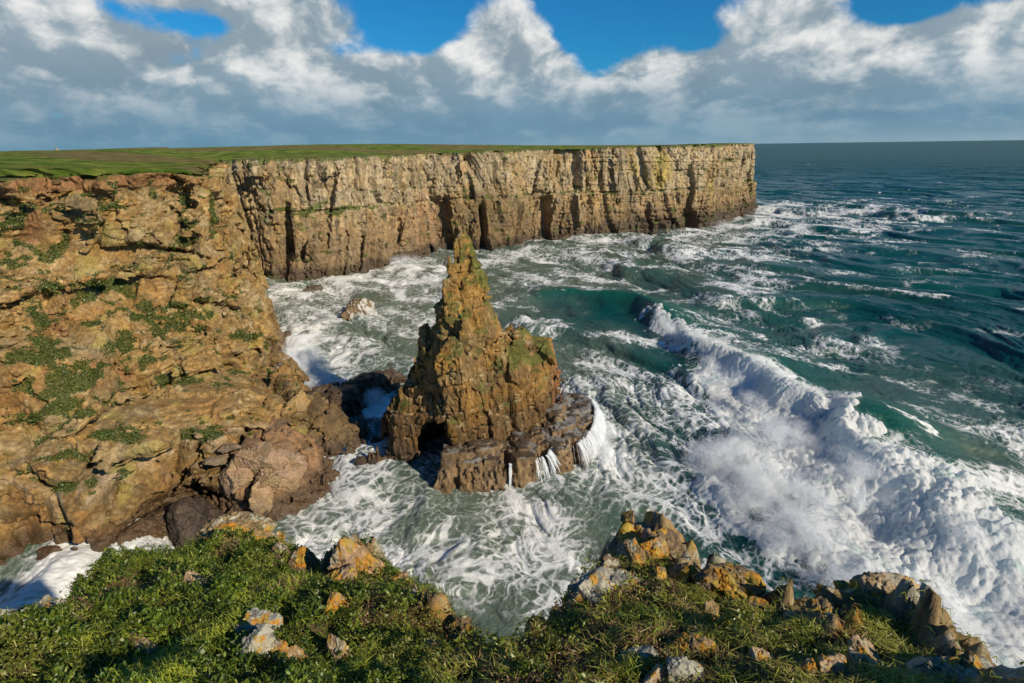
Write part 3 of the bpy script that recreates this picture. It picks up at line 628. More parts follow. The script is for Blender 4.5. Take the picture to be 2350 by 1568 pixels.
def build_far():
    h = .4; L = float(np.interp(1.0, [0, 1], [0, Farc[int(np.argmin(np.abs(Fb[:, 1]-560)+1000*(Fb[:, 0] < 100)))]]))
    na, nd, nz_ = int(L/h), int(27/h)+1, int(53/h)+1
    ga = np.arange(na)*h; gd = -18+np.arange(nd)*h; gz = -1.5+np.arange(nz_)*h; zt = far_ztop(ga)
    v = np.clip((gz+1.5)/49, 0, 1); F = np.broadcast_to((gd[:, None]+3.0*v[None, :]**1.5)[None], (na, nd, nz_)).astype(np.float32).copy()
    org = np.array([0, -18, -1.5]); carve(F, org, h, far_big, far_fine, 9.0, 1.1)
    F = np.maximum(F, (gz[None, None, :]-zt[:, None, None]).astype(np.float32)); p, Q = surface_nets(F, org, h); del F
    V = far_world(p); Q = Q[:, ::-1]; n = vnormals(V, Q); arc, d, Z = p.T.astype(np.float32); zero = arc*0; PX = np.interp(arc, Farc, Fpx).astype(np.float32); P = V.astype(np.float32)
    B = far_bed(arc, Z); (_, h1, e1), (_, h2, e2), (_, h3, e3) = far_fr(p.astype(np.float32)); rt = sst(PX, 1330, 1420)
    a1 = fbm(np.stack([arc*.05, Z*.02, zero], 1), 4, 121); a2 = fbm(np.stack([arc*.5, Z*.10, zero], 1), 4, 122); a3 = fbm(P*.2, 4, 123)
    up = sst(B+1.5*a3, 23, 26)
    C = lerp(np.array([.34, .245, .135]), np.array([.46, .385, .265]), np.clip(up*.85+.35*sst(a2+.3*hf(h2, 3), 0, .4), 0, 1)[:, None])
    C = lerp(C, np.array([.41, .285, .13]), (sst(a1, .02, .3)*.6)[:, None]); C = lerp(C, np.array([.30, .26, .19]), (sst(-a2-.2*a3, .10, .35)*.7)[:, None])
    rust = np.exp(-((PX-985)/50)**2-((Z-14)/12)**2)*.8+sst(a3, .25, .45)*.3; C = lerp(C, np.array([.47, .27, .15]), np.clip(rust*sst(a2, -.4, .2), 0, 1)[:, None])
    yel = sst(a1+.5*a2+.9*np.exp(-((PX-1520)/60)**2-((Z-34)/12)**2), .30, .7)*.65*(PX > 1350); C = lerp(C, np.array([.40, .33, .075]), yel[:, None])
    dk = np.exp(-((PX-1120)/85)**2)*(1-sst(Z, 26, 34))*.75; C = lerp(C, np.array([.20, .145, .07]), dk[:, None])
    C = C*(.76+.48*hf(h3, 5))[:, None]*(.85+.3*hf(h1, 6))[:, None]*(1+.35*a2)[:, None]
    C = lerp(C, np.array([.12, .085, .05]), (np.maximum(1-sst(e2, .02, .09), .6*(1-sst(e1, .01, .05)))*.5)[:, None])  # dirt-dark joints; recess shade painted into the far rock's colour as well
    band = np.clip(sst(-Z+4*a3, -20, -10)*.5*(1-.5*rt)+rt*sst(-B+2*a3, -17, -14)*.45, 0, 1); C = lerp(C, np.array([.19, .135, .085]), band[:, None])
    wet = sst(-Z+2.5*fbm(np.stack([arc*.08, Z*.1, zero], 1), 3, 125)+4.0*rt, -6.5, -3.0); C = lerp(C, np.array([.080, .058, .042]), (wet*.9)[:, None])
    vg = sst(fbm(np.stack([arc*.15, Z*.35, zero], 1), 4, 126)+.5*np.exp(-((B-25.5)/1.5)**2)*np.exp(-((PX-740)/110)**2)+.2*np.exp(-((B-25.4)/1.3)**2)+.6*np.exp(-((Z-39.5+(PX-1665)*.05)/1.5)**2-((PX-1672)/24)**2)+.25*sst(n[:, 2], .3, .8), .36, .46)
    zt_ = far_ztop(arc); vg = np.maximum(vg, sst(Z+1.5*a3+1.2*sst(n[:, 2], .2, .7), zt_-1.0, zt_)); C = lerp(C, np.array([.080, .115, .025])*(1+a3)[:, None], (vg*.88)[:, None])
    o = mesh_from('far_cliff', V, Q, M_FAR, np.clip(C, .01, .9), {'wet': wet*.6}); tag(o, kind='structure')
    ea = ga[::2]; q = np.stack([ea, -8+2*fbm(np.stack([ea*.1, ea*0, ea*0], 1).astype(np.float32), 3, 127), far_ztop(ea)+.06], 1); return far_world(q)
FEDGE = build_far()

# grass plateau behind both cliff edges
def build_plateau():
    L = LG[-1].copy(); cut = int(len(L)*.93); L = L[:cut]; L[:, 0] += .4; L[:, 1] -= .3; L[:, 2] += .12
    rg_ = fbm(np.stack([L[:, 0]*.25, L[:, 1]*.25, L[:, 0]*0], 1), 4, 139); L[:, 0] += 3.4*rg_-.9; L[:, 1] -= 3.4*rg_-.8; L[:, 2] += 1.6*fbm(np.stack([L[:, 0]*.12, L[:, 1]*.12, L[:, 0]*0], 1), 3, 140)
    f0 = np.argmin(np.hypot(FEDGE[:, 0]-L[-1, 0], FEDGE[:, 1]-L[-1, 1])); Fr = FEDGE[f0+6:]
    E = np.concatenate([L[::2], Fr]); n = len(E)
    t = np.concatenate([np.linspace(0, .45, len(L[::2])), np.linspace(.45, 1, len(Fr))])
    inl = catmull(np.array([(-900, 20), (-1200, 500), (-1000, 1200), (-500, 1600), (-100, 1500), (60, 1000), (90, 800), (125, 765)], float), 2000)
    I = np.stack([np.interp(t, np.linspace(0, 1, 2000), inl[:, k]) for k in (0, 1)], 1)
    nv = 330; v = np.linspace(0, 1, nv)[:, None]**2.6
    X = E[None, :, 0]*(1-v)+I[None, :, 0]*v; Y = E[None, :, 1]*(1-v)+I[None, :, 1]*v
    ez = np.convolve(np.pad(E[:, 2], 40, 'edge'), np.ones(81)/81, 'valid')
    dist = np.hypot(X-E[None, :, 0], Y-E[None, :, 1])
    sh = X.shape; x = X.ravel().astype(np.float32); y = Y.ravel().astype(np.float32)
    hill = 47.6+6.2*np.exp(-(((x+150)/190)**2+((y-520)/260)**2))-3.0*sst(-x, 250, 500)+2.0*sst(y, 480, 700)*sst(x, -100, 60)
    hill = hill+.7*fbm(np.stack([x*.01, y*.01, x*0], 1), 4, 131)+.25*fbm(np.stack([x*.08, y*.08, x*0], 1), 3, 132)
    k = sst(dist.ravel(), 2, 110); Z = np.repeat(ez[None], nv, 0).ravel()*(1-k)+hill*k
    near = dist.ravel() < 30
    # turf steps / slumped scars near the left edge
    P = np.stack([x, y, x*0], 1); sc_ = fbm(P*np.array([.035, .06, 1], np.float32), 4, 133)
    scar = sst(sc_, .13, .24)*sst(dist.ravel(), 3, 8)*(1-sst(dist.ravel(), 22, 40))*(np.tile(t, nv) > .12)*(np.tile(t, nv) < .6)
    Z = Z-scar*.35+.9*sst(dist.ravel(), 0, 4)*(np.tile(t, nv) < .45)+.25*fbm(P*.4, 4, 134)*sst(dist.ravel(), .5, 4)
    Z[:n] = E[:, 2]
    g = fbm(P*np.array([.012, .02, 1], np.float32), 4, 135); g2 = fbm(P*.12, 4, 136)
    C = lerp(np.array([.10, .165, .022]), np.array([.18, .215, .04]), sst(g2, -.2, .3)[:, None])
    dd = dist.ravel(); heath = sst(g+.12*sst(dd, 40, 160), .0, .18); C = lerp(C, np.array([.21, .145, .07]), (heath*.7)[:, None])
    C = lerp(C, np.array([.33, .15, .07]), scar[:, None]); C = C*(1+.5*g2)[:, None]
    tor = sst(fbm(P*.15, 4, 137), .3, .4)*np.exp(-((x+255)/40)**2-((y-330)/60)**2); C = lerp(C, np.array([.45, .4, .3]), tor[:, None])
    V = np.stack([x, y, Z], 1); o = mesh_from('grass_plateau', V, grid_quads(nv, n), M_TURF, np.clip(C, .005, .8)); tag(o, kind='structure')
build_plateau()

# ------------------------------------------------------------------ solid rocks from cross sections (surface nets)
def solid(parts, cut, lo, hi, h, big=None, fine=None):
    """parts: list of {z: polygon} lofts (same number of corners), cut: the same, taken away"""
    xs, ys, zs = [np.arange(lo[a], hi[a]+h, h) for a in range(3)]
    X, Y = np.meshgrid(xs, ys, indexing='ij')
    F = np.full((len(xs), len(ys), len(zs)), 5, np.float32)
    def sec(part, z):
        k = sorted(part)
        if z < k[0]: return None, z-k[0]
        if z > k[-1]: return None, k[-1]-z
        A = np.array([part[q] for q in k], float); t = np.interp(z, k, np.arange(len(k))); i = min(int(t), len(k)-2); f = t-i
        return A[i]*(1-f)+A[i+1]*f, min(z-k[0]+9, k[-1]-z)
    def one(kz):
        z = zs[kz]; f = np.full(X.shape, 5, np.float32)
        for p in parts:
            P_, dz = sec(p, z)
            if P_ is not None: f = np.minimum(f, np.maximum(-poly_sd(X, Y, P_), -dz))
        for p in cut:
            P_, dz = sec(p, z)
            if P_ is not None: f = np.maximum(f, np.minimum(poly_sd(X, Y, P_), dz))
        F[:, :, kz] = f
    list(POOL.map(one, range(len(zs))))
    if big: carve(F, np.array(lo, float), h, big, fine, 2.0, .8)
    V, Q = surface_nets(F, np.array(lo, float), h); return V, Q, vnormals(V, Q)

def stack_rock():
    z0 = {
     -1: [(-10.4,78.3),(-3,81.5),(5.6,87),(8.6,93),(2,98),(-13,91)],
     3: [(-10.3,78.6),(-3,82.3),(5.9,87.8),(8.3,93),(2,98),(-13,91)],
     7: [(-10.6,79.3),(-3,83),(6.3,88.2),(8.6,93),(2,98),(-13.4,91)],
     13: [(-11.2,80.2),(-3,83.6),(6.8,88.6),(9.0,93),(3,97),(-14.2,91.5)],
     16: [(-11.8,80.8),(-3,84),(6.8,88.8),(8.6,93),(3,96.5),(-14.6,91)],
     18.4: [(-12.2,81.3),(-4,84.3),(5.6,89.2),(7.9,92.6),(3,96),(-14.2,91)]}
    z0[19.2] = [(-12.3,81.6),(-4.5,84.6),(2.8,88.8),(4.6,92),(1,95.5),(-14.0,91)]
    z0[21] = [(-12.3,82.2),(-5,84.3),(1.2,88.6),(2.8,91.6),(-.5,94.8),(-13.8,91)]
    sp = {
     14: [(-11.5,80.6),(-8,81.6),(-1,87),(-1,93),(-6,95),(-13.8,90)],
     19: [(-12.0,82.0),(-7.2,82.6),(-1.5,87.4),(-1.2,92.6),(-6,94),(-13.8,90)],
     22.5: [(-12.2,83.0),(-7.0,83.0),(-2.0,87.6),(-1.8,92),(-6,93.2),(-13.6,89.5)],
     26: [(-11.8,83.8),(-6.8,83.7),(-3.0,87.6),(-2.9,91),(-6,92.5),(-12.4,89.2)],
     27.4: [(-10.9,84.4),(-6.6,84.1),(-3.3,87.6),(-3.2,90.6),(-6,92),(-10.8,89)],
     31: [(-10.5,85.2),(-7.0,84.9),(-4.3,87.6),(-4.3,90.2),(-6.5,91.4),(-10.2,88.8)],
     34.5: [(-10.0,86.0),(-7.4,85.5),(-4.9,87.6),(-5.0,89.8),(-7,90.8),(-9.7,88.6)],
     36.8: [(-9.2,86.6),(-7.4,86.2),(-5.5,87.6),(-5.6,89.3),(-7,90.1),(-9.0,88.5)],
     38.0: [(-7.9,87.6),(-7.4,87.5),(-6.9,87.9),(-6.9,88.4),(-7.3,88.7),(-7.9,88.3)]}
    limb = {
     -1: [(-23.2,84.6),(-20.6,83.3),(-16.3,82.6),(-15.8,88),(-15.4,93),(-21.8,93)],
     3: [(-22.7,85.1),(-20.1,83.8),(-15.8,82.6),(-15.3,88),(-14.9,92.6),(-21.8,92.6)],
     7.0: [(-22.1,85.8),(-19.3,84.4),(-14.6,82.4),(-13.9,88),(-14,92),(-21.3,92)],
     8.8: [(-21.5,86.2),(-17.6,84.4),(-10.5,80.2),(-9,88),(-12,92),(-20.8,91.6)],
     12: [(-19.8,86.8),(-16.1,85.0),(-9.5,81.2),(-9,88),(-12,92),(-19.0,91)],
     16: [(-17.0,87.2),(-14.2,85.6),(-9.5,82.4),(-9,88),(-12,91),(-16.2,90)],
     22.6: [(-14.9,88),(-13.2,86.6),(-9.5,84.4),(-9,88),(-11,90.5),(-14.2,89.8)],
     24.4: [(-13.2,88),(-12.4,87),(-9.5,85.4),(-9,88),(-10.5,89.5),(-12.8,89.4)]}
    knob = {-1: [(-23.8,83.6),(-22.5,83.1),(-21.8,84.6),(-23.2,85.4)], 3.6: [(-23.4,84.1),(-22.6,83.7),(-22,84.8),(-23,85.2)]}
    back = {-1: [(-16.5,91),(-8,93),(-9,97),(-17,96)], 12: [(-15.5,90.5),(-8,92),(-9,95),(-15,94)]}
    def frs(P):
        Pt = P.copy(); Pt[:, 0] += P[:, 2]*.10                         # steep fabric leaning a little
        return fracture(Pt, 1.15, (.85, .85, 3.0), 203, .5, .55, .30, 0, 'b', .5), fracture(Pt, .5, (.9, .9, 2.6), 204, .5, .6, .34, 0, 'b', .2)
    def big(P):
        Pt = P.copy(); Pt[:, 0] += P[:, 2]*.12; thin = np.clip((39.2-P[:, 2])/7, .3, 1)
        d1, h1, e1 = fracture(Pt, 4.2, (1, 1, 2.4), 202, .55, .42, .14, .10, 'b', .9); s1, j1 = strata(P[:, 2]-.18*P[:, 0]+.6*fbm(P*.15, 2, 8), 2.6, 6)
        return (.7*fbm(P*.11, 2, 201)+d1*.75+s1*.3-.4*(j1 < .05))*thin-.30
    def fine(P):
        (d2, _, _), (d3, _, _) = frs(P); top = sst(P[:, 2], 17, 24); thin = np.clip((39.2-P[:, 2])/6, .4, 1)
        return (d2*(.6-.15*top)+d3*.6+.06*fbm(P*2.5, 3, 206)+top*.35*(billow(P*.9, 3, 207)-.3))*thin
    V, Q, n = solid([z0, sp, limb, knob, back], [], (-26, 72, -1.4), (12, 101, 39.4), .17, big, fine)
    P = V.astype(np.float32); Nn = n.astype(np.float32); z = P[:, 2]; top = sst(z, 17, 24); (_, h2, e2), (_, h3, e3) = frs(P)
    nz = fbm(P*.22, 4, 211); nz2 = fbm(P*np.array([.8, .8, .4], np.float32), 4, 212)
    C = lerp(np.array([.25, .155, .062]), np.array([.39, .26, .115]), sst(nz2+.3*hf(h2, 1)-.15, -.1, .4)[:, None])
    org_ = sst(nz+.25*top+.15*(Nn[:, 0] < .2), .05, .3); C = lerp(C, np.array([.42, .245, .055]), (org_*.55)[:, None])
    C = lerp(C, np.array([.22, .165, .075]), (sst(-nz+.2*hf(h3, 1), .1, .4)*.6)[:, None])
    C = lerp(C, np.array([.45, .20, .09]), (sst(P[:, 0]+.15*P[:, 1], 20.2, 21.2)*.6)[:, None])
    ck = np.maximum(1-sst(e2, .02, .09), (1-sst(e3, .02, .10))*.6); C = lerp(C, np.array([.07, .048, .022]), (ck*.6)[:, None]); lo_ = 1-sst(z, 6, 18); C = lerp(C, C*np.array([.56, .52, .52]), lo_[:, None])  # ck: dirty fissures, their shade deepened in the colour
    C = C*(.78+.44*hf(h3, 5))[:, None]
    pale = sst(Nn[:, 2], .3, .6)*sst(nz2, 0, .2)*.5; C = lerp(C, np.array([.46, .40, .26]), pale[:, None])
    v1 = sst(fbm(P*.35, 4, 213)+.35*sst(Nn[:, 2], .05, .5)+.55*np.exp(-((P[:, 0]+5.2-(38-z)*.16)/1.7)**2)*sst(z, 24, 30)+.35*np.exp(-((z-17.5)/2)**2)*(P[:, 0] > -3)-.15*(z < 15)-.4*(z < 7)+.1, .44, .58)
    C = lerp(C, np.array([.10, .12, .025])*(1+.8*nz2)[:, None], (v1*.85)[:, None])
    wet = sst(-V[:, 2]+.8*fbm(P*.4, 3, 214), -5.2, -2.6); C = lerp(C, np.array([.10, .065, .04]), (wet*.85)[:, None])
    root = bpy.data.objects.new('sea_stack', None); COL.objects.link(root); root.location = (-4, 86, 0)
    tag(root, 'tall pointed ochre rock pinnacle with an arch, standing in the foaming bay', 'sea stack')
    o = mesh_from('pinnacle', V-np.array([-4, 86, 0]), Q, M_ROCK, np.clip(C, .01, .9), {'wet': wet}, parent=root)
    # the wave-cut ledge round its foot
    led = {-1.2: [(-12.4,75.6),(-10.8,74.9),(-9.6,75.6),(-6,75.0),(-3.4,75.7),(-1.6,75.4),(-.9,78.6),(-.2,76.0),(2.2,75.8),(4.0,76.8),(4.6,80.2),(5.6,80.4),(6.2,77.9),(8.6,78.6),(9.6,80.0),(10.2,82.4),(11.6,81.2),(14.0,84.4),(14.6,87.4),(16.4,89.4),(16.6,94),(17.6,98),(15.2,103),(8,103),(0,97),(-12,84)],
           3.6: [(-11.4,76.8),(-10.0,76.2),(-9.0,76.6),(-6,76.2),(-3.4,76.8),(-2.0,76.8),(-1.3,80.4),(.4,77.2),(2.2,77.0),(3.4,77.8),(4.2,81.8),(6.2,82.2),(7.0,79.3),(8.4,79.8),(9.2,81.2),(9.4,84.0),(11.2,82.8),(12.8,85.8),(12.9,88.6),(14.8,90.6),(14.8,94),(15.6,98),(13.6,101.5),(8,102),(0,97),(-11,84)]}
    led[4.4] = [(x_*.985, y_+.35) for (x_, y_) in led[3.6]]
    step2 = {3: [(-11.2,77.2),(-8,76.8),(-4.5,77.6),(-1.8,78.4),(-1.4,82),(-4,82),(-11,80)], 5.6: [(-10.9,77.7),(-8,77.4),(-4.5,78.4),(-2.2,79.6),(-1.8,82),(-4,82),(-11,80)]}
    step3 = {3: [(6.4,83.6),(9.2,85.0),(11.2,86.5),(12.4,93),(11,99),(5,99),(5,90)], 5.2: [(6.6,84.4),(8.9,85.8),(10.6,87.4),(11.8,93),(10,98),(5,98),(5,90)]}
    step4 = {3: [(.8,79.2),(2.8,79.4),(3.3,82.6),(6.5,84.4),(7.2,88),(0,88),(-1,83)], 5.0: [(1.1,79.9),(2.5,80.2),(3.0,83.4),(6.2,85.2),(7,88),(0,88),(-1,83)]}
    step5 = {3: [(7,86.6),(9.6,88.6),(10.4,93),(9,98),(5,98),(5,90)], 6.6: [(7.4,87.6),(8.9,89.4),(9.6,93),(8.6,97),(5,97),(5,90)]}
    def lf(P): return fracture(P, 1.7, (1, 1, 2.6), 221, .4, .35, .25, .1, 'b'), fracture(P, .65, (1, 1, 2.4), 222, .5, .5, .32, 0, 'b', .6)
    V, Q, n = solid([led, step2, step3, step4, step5], [], (-15, 72, -1.6), (20, 106, 7.4), .17, lambda P: .5*fbm(P*.3, 2, 223)+lf(P)[0][0]*.8, lambda P: lf(P)[1][0]*(.25+.75*(1-sst(P[:, 2], 3.2, 3.9)))+.1*fbm(P*2, 3, 224))
    P = V.astype(np.float32); Nn = n.astype(np.float32); h3 = lf(P)[1][1]
    C = lerp(np.array([.17, .115, .065]), np.array([.27, .19, .11]), sst(fbm(P*.6, 3, 225), -.2, .3)[:, None])*(.75+.5*hf(h3, 3))[:, None]
    tp = sst(Nn[:, 2], .5, .8)*sst(V[:, 2], 3, 4); C = lerp(C, np.array([.07, .055, .045]), (tp*.8)[:, None])
    film = tp*sst(fbm(P*np.array([.45, .45, .45], np.float32), 5, 226, .6)+.25*(P[:, 0] > 7)-.05, .05, .3); C = lerp(C, np.array([.36, .39, .42]), (film*.6)[:, None])
    mesh_from('ledge', V-np.array([-4, 86, 0]), Q, M_ROCK, np.clip(C, .01, .9), {'wet': np.clip(tp+.35, 0, 1)}, parent=root)
    return P
stack_rock()

def ico(sub):
    t = (1+5**.5)/2; V = [(-1,t,0),(1,t,0),(-1,-t,0),(1,-t,0),(0,-1,t),(0,1,t),(0,-1,-t),(0,1,-t),(t,0,-1),(t,0,1),(-t,0,-1),(-t,0,1)]
    Fc = [(0,11,5),(0,5,1),(0,1,7),(0,7,10),(0,10,11),(1,5,9),(5,11,4),(11,10,2),(10,7,6),(7,1,8),(3,9,4),(3,4,2),(3,2,6),(3,6,8),(3,8,9),(4,9,5),(2,4,11),(6,2,10),(8,6,7),(9,8,1)]
    V = np.array(V, float); V /= np.linalg.norm(V, axis=1, keepdims=True); Fc = np.array(Fc)
    for _ in range(sub):
        e = np.concatenate([Fc[:, [0, 1]], Fc[:, [1, 2]], Fc[:, [2, 0]]]); es = np.sort(e, 1); u, inv = np.unique(es, axis=0, return_inverse=True); inv = inv.ravel()
        m = V[u].mean(1); m /= np.linalg.norm(m, axis=1, keepdims=True); k = len(V); V = np.concatenate([V, m]); n = len(Fc); a, b, c = inv[:n]+k, inv[n:2*n]+k, inv[2*n:]+k
        Fc = np.concatenate([np.stack([Fc[:, 0], a, c], 1), np.stack([Fc[:, 1], b, a], 1), np.stack([Fc[:, 2], c, b], 1), np.stack([a, b, c], 1)])
    return V.astype(np.float32), Fc
ICO = {k: ico(k) for k in (4, 5, 6)}
def angular(seed, size, rot=0, sub=5, planes=13, detail=.10, sharp=.55, lean=(0, 0)):
    """a broken angular block: a sphere cut by random planes, then chipped"""
    rg = np.random.default_rng(seed); V, Fc = ICO[sub]
    n = rg.normal(size=(planes, 3)); n[:6] += np.array([[2, 0, 0], [-2, 0, 0], [0, 2, 0], [0, -2, 0], [0, 0, 2], [0, 0, -2]]); n /= np.linalg.norm(n, axis=1, keepdims=True)
    dk = 1-sharp*.6*rg.random(planes); c = V@n.T
    r = np.where(c > .05, dk/np.maximum(c, .05), 9).min(1); r = np.minimum(r, 1.35)
    P = V*r[:, None]; s = np.array(size, float)/2; P = P*s
    q = (P/np.mean(s)).astype(np.float32)+seed*3.7
    d1, h1, _ = fracture(q, .55, (1, 1, 1), seed, .4, .45, .16, .3); d2, h2, _ = fracture(q, .22, (1, 1, 1), seed+1, .5, .5, .2, .3)
    P = P+V*((d1*.45+d2*.55+detail*.8*fbm(q*2.2, 4, seed))*np.mean(s))[:, None]
    P[:, 0] += lean[0]*P[:, 2]; P[:, 1] += lean[1]*P[:, 2]
    c_, s_ = math.cos(rot), math.sin(rot); P = np.stack([P[:, 0]*c_-P[:, 1]*s_, P[:, 0]*s_+P[:, 1]*c_, P[:, 2]], 1)
    return P, Fc, q, h1, h2

# lower blocks and reef by the near cliff
def crag_block(name, parts, lo, hi, label, cat, seed, col, wetz, h=.17, kind=None, group=None):
    def fr_(P): return fracture(P, 1.0, (1, 1, 1.3), seed+1, .5, .45, .3, 0, 'b', .2)
    V, Q, n = solid(parts, [], lo, hi, h, lambda P: .6*fbm(P*.2, 3, seed+2)+fracture(P, 2.8, (1, 1, 1), seed, .5, .4, .2, .12, 'b', .4)[0]*1.1, lambda P: fr_(P)[0]*.9+.1*fbm(P*2, 3, seed+3))
    P = V.astype(np.float32); Nn = n.astype(np.float32); h2 = fr_(P)[1]
    C = lerp(np.array(col), np.array(col)*np.array([1.25, 1.2, 1.2]), sst(fbm(P*.5, 4, seed+4), -.2, .3)[:, None])*(.75+.5*hf(h2, 2))[:, None]
    wet = sst(-V[:, 2]+.8*fbm(P*.5, 3, seed+5), -wetz-1.2, -wetz+1.2); C = lerp(C, np.array([.085, .058, .038]), (wet*.85)[:, None])
    org = P.mean(0)*np.array([1, 1, 0]); o = mesh_from(name, V-org, Q, M_ROCK, np.clip(C, .01, .9), {'wet': wet}); o.location = org.tolist(); return tag(o, label, cat, group, kind)
crag_block('shore_crag', [{-1: [(-44,70),(-39.5,67.6),(-34.5,66.8),(-31.6,70),(-28.6,77),(-31,84),(-42,84)], 3: [(-43,71),(-39,69.2),(-34.6,68.8),(-32.4,72),(-30,78),(-32,84),(-42,84)], 6.2: [(-42,73),(-38.6,71.6),(-35.6,72),(-34,75),(-32,79),(-34,84),(-41,84)], 9: [(-41,77),(-39,75.4),(-37.6,76),(-37,78),(-36,80),(-37,83),(-40,83)]}],
           (-47, 64, -1.4), (-25, 87, 11), 'wet brown crag at the foot of the near cliff under the pinkish blocks', 'rock', 301, (.24, .155, .09), 3.2)
crag_block('shore_buttress', [{-1: [(-37,87.5),(-31,86.5),(-28.2,87.5),(-27,91),(-29,97),(-34,103),(-44,104),(-44,90)], 2.5: [(-37.5,89),(-32,88.2),(-29.6,89.2),(-28.8,92),(-31,97),(-36,102),(-44,103),(-44,90)], 5.2: [(-40,91),(-36,90.5),(-34,91.5),(-34,94),(-36,98),(-39,101),(-44,102),(-44,91)]}],
           (-46, 83, -1.4), (-24, 107, 7), 'low dark buttress stepping from the near cliff into the channel beside the sea stack', 'rock', 311, (.16, .115, .06), 1.8)  # base colour darkened to stand in for the stack's cast shadow
crag_block('reef', [{-1: [(-38,99),(-33,98),(-31.5,103),(-28.4,109),(-24.6,113),(-23.6,119),(-27,121),(-31,114),(-37,111),(-43,108)], 3.2: [(-39,101),(-34,100),(-32.4,104),(-29,110),(-26,114),(-25,118),(-27.4,119),(-31.4,113),(-37,109),(-43,106)], 4.6: [(-40,102.5),(-36,102),(-33,105),(-29.6,111.5),(-27,115),(-26,117.4),(-27.6,118),(-31.8,112.6),(-37,108),(-42,105)]}],
           (-46, 95, -1.4), (-20, 124, 6), 'long black reef of wet rock reaching out in the shade behind the sea stack', 'reef', 321, (.10, .07, .05), 9)

BOULD = [ # px, py of the waterline centre, width px, height m, kind, label
 (712, 672, 34, 2.6, 0, 'small split dark rock, farthest out in the foam by the bay corner'),
 (812, 730, 82, 5.0, 1, 'humped dark boulder with white water pouring off its right side'),
 (612, 722, 26, 2.6, 0, 'dark boulder of a close pair at the foot of the near cliff, the nearer one'),
 (602, 706, 20, 2.2, 0, 'dark boulder of a close pair at the foot of the near cliff, the farther one'),
 (676, 742, 26, 1.4, 0, 'low dark rock nearly washed over, left of the humped boulder'),
 (698, 770, 26, 1.3, 0, 'flat dark rock awash in white foam below the humped boulder'),
 (655, 775, 22, 1.2, 0, 'low rock awash close to the near cliff'),
 (632, 815, 44, 7.5, 2, 'tall brown boulder leaning on the near cliff beside the spray'),
 (672, 882, 30, 1.7, 0, 'dark rounded rock at the cliff foot below the spray cloud'),
 (660, 866, 20, 1.2, 0, 'small dark rock at the cliff foot just under the tall brown boulder'),
 (707, 930, 26, 2.0, 0, 'round dark rock where the reef leaves the near cliff'),
 (893, 893, 30, 4.6, 3, 'square black block at the outer end of the reef'),
 (824, 1003, 42, 2.8, 3, 'big rounded black boulder in the channel beside the buttress'),
 (836, 1020, 15, 1.0, 3, 'small black rock in the blue channel, below the rounded boulder'),
 (859, 1018, 20, 1.5, 3, 'tilted wet rock in the blue channel, nearest the stack'),
 (826, 1070, 22, 1.7, 3, 'dark rock at the mouth of the channel, left of a pair'),
 (853, 1068, 26, 1.6, 3, 'dark rock at the mouth of the channel, right of a pair'),
 (428, 1232, 90, 3.6, 3, 'dark wet boulder in the foamy inlet below the near cliff'),
 (378, 1212, 50, 2.4, 3, 'smaller wet boulder jammed at the head of the foamy inlet'),
 (480, 1222, 56, 3.0, 3, 'brown boulder in the inlet shadow below the pinkish blocks')]
OUTER = ThreadPoolExecutor(4)
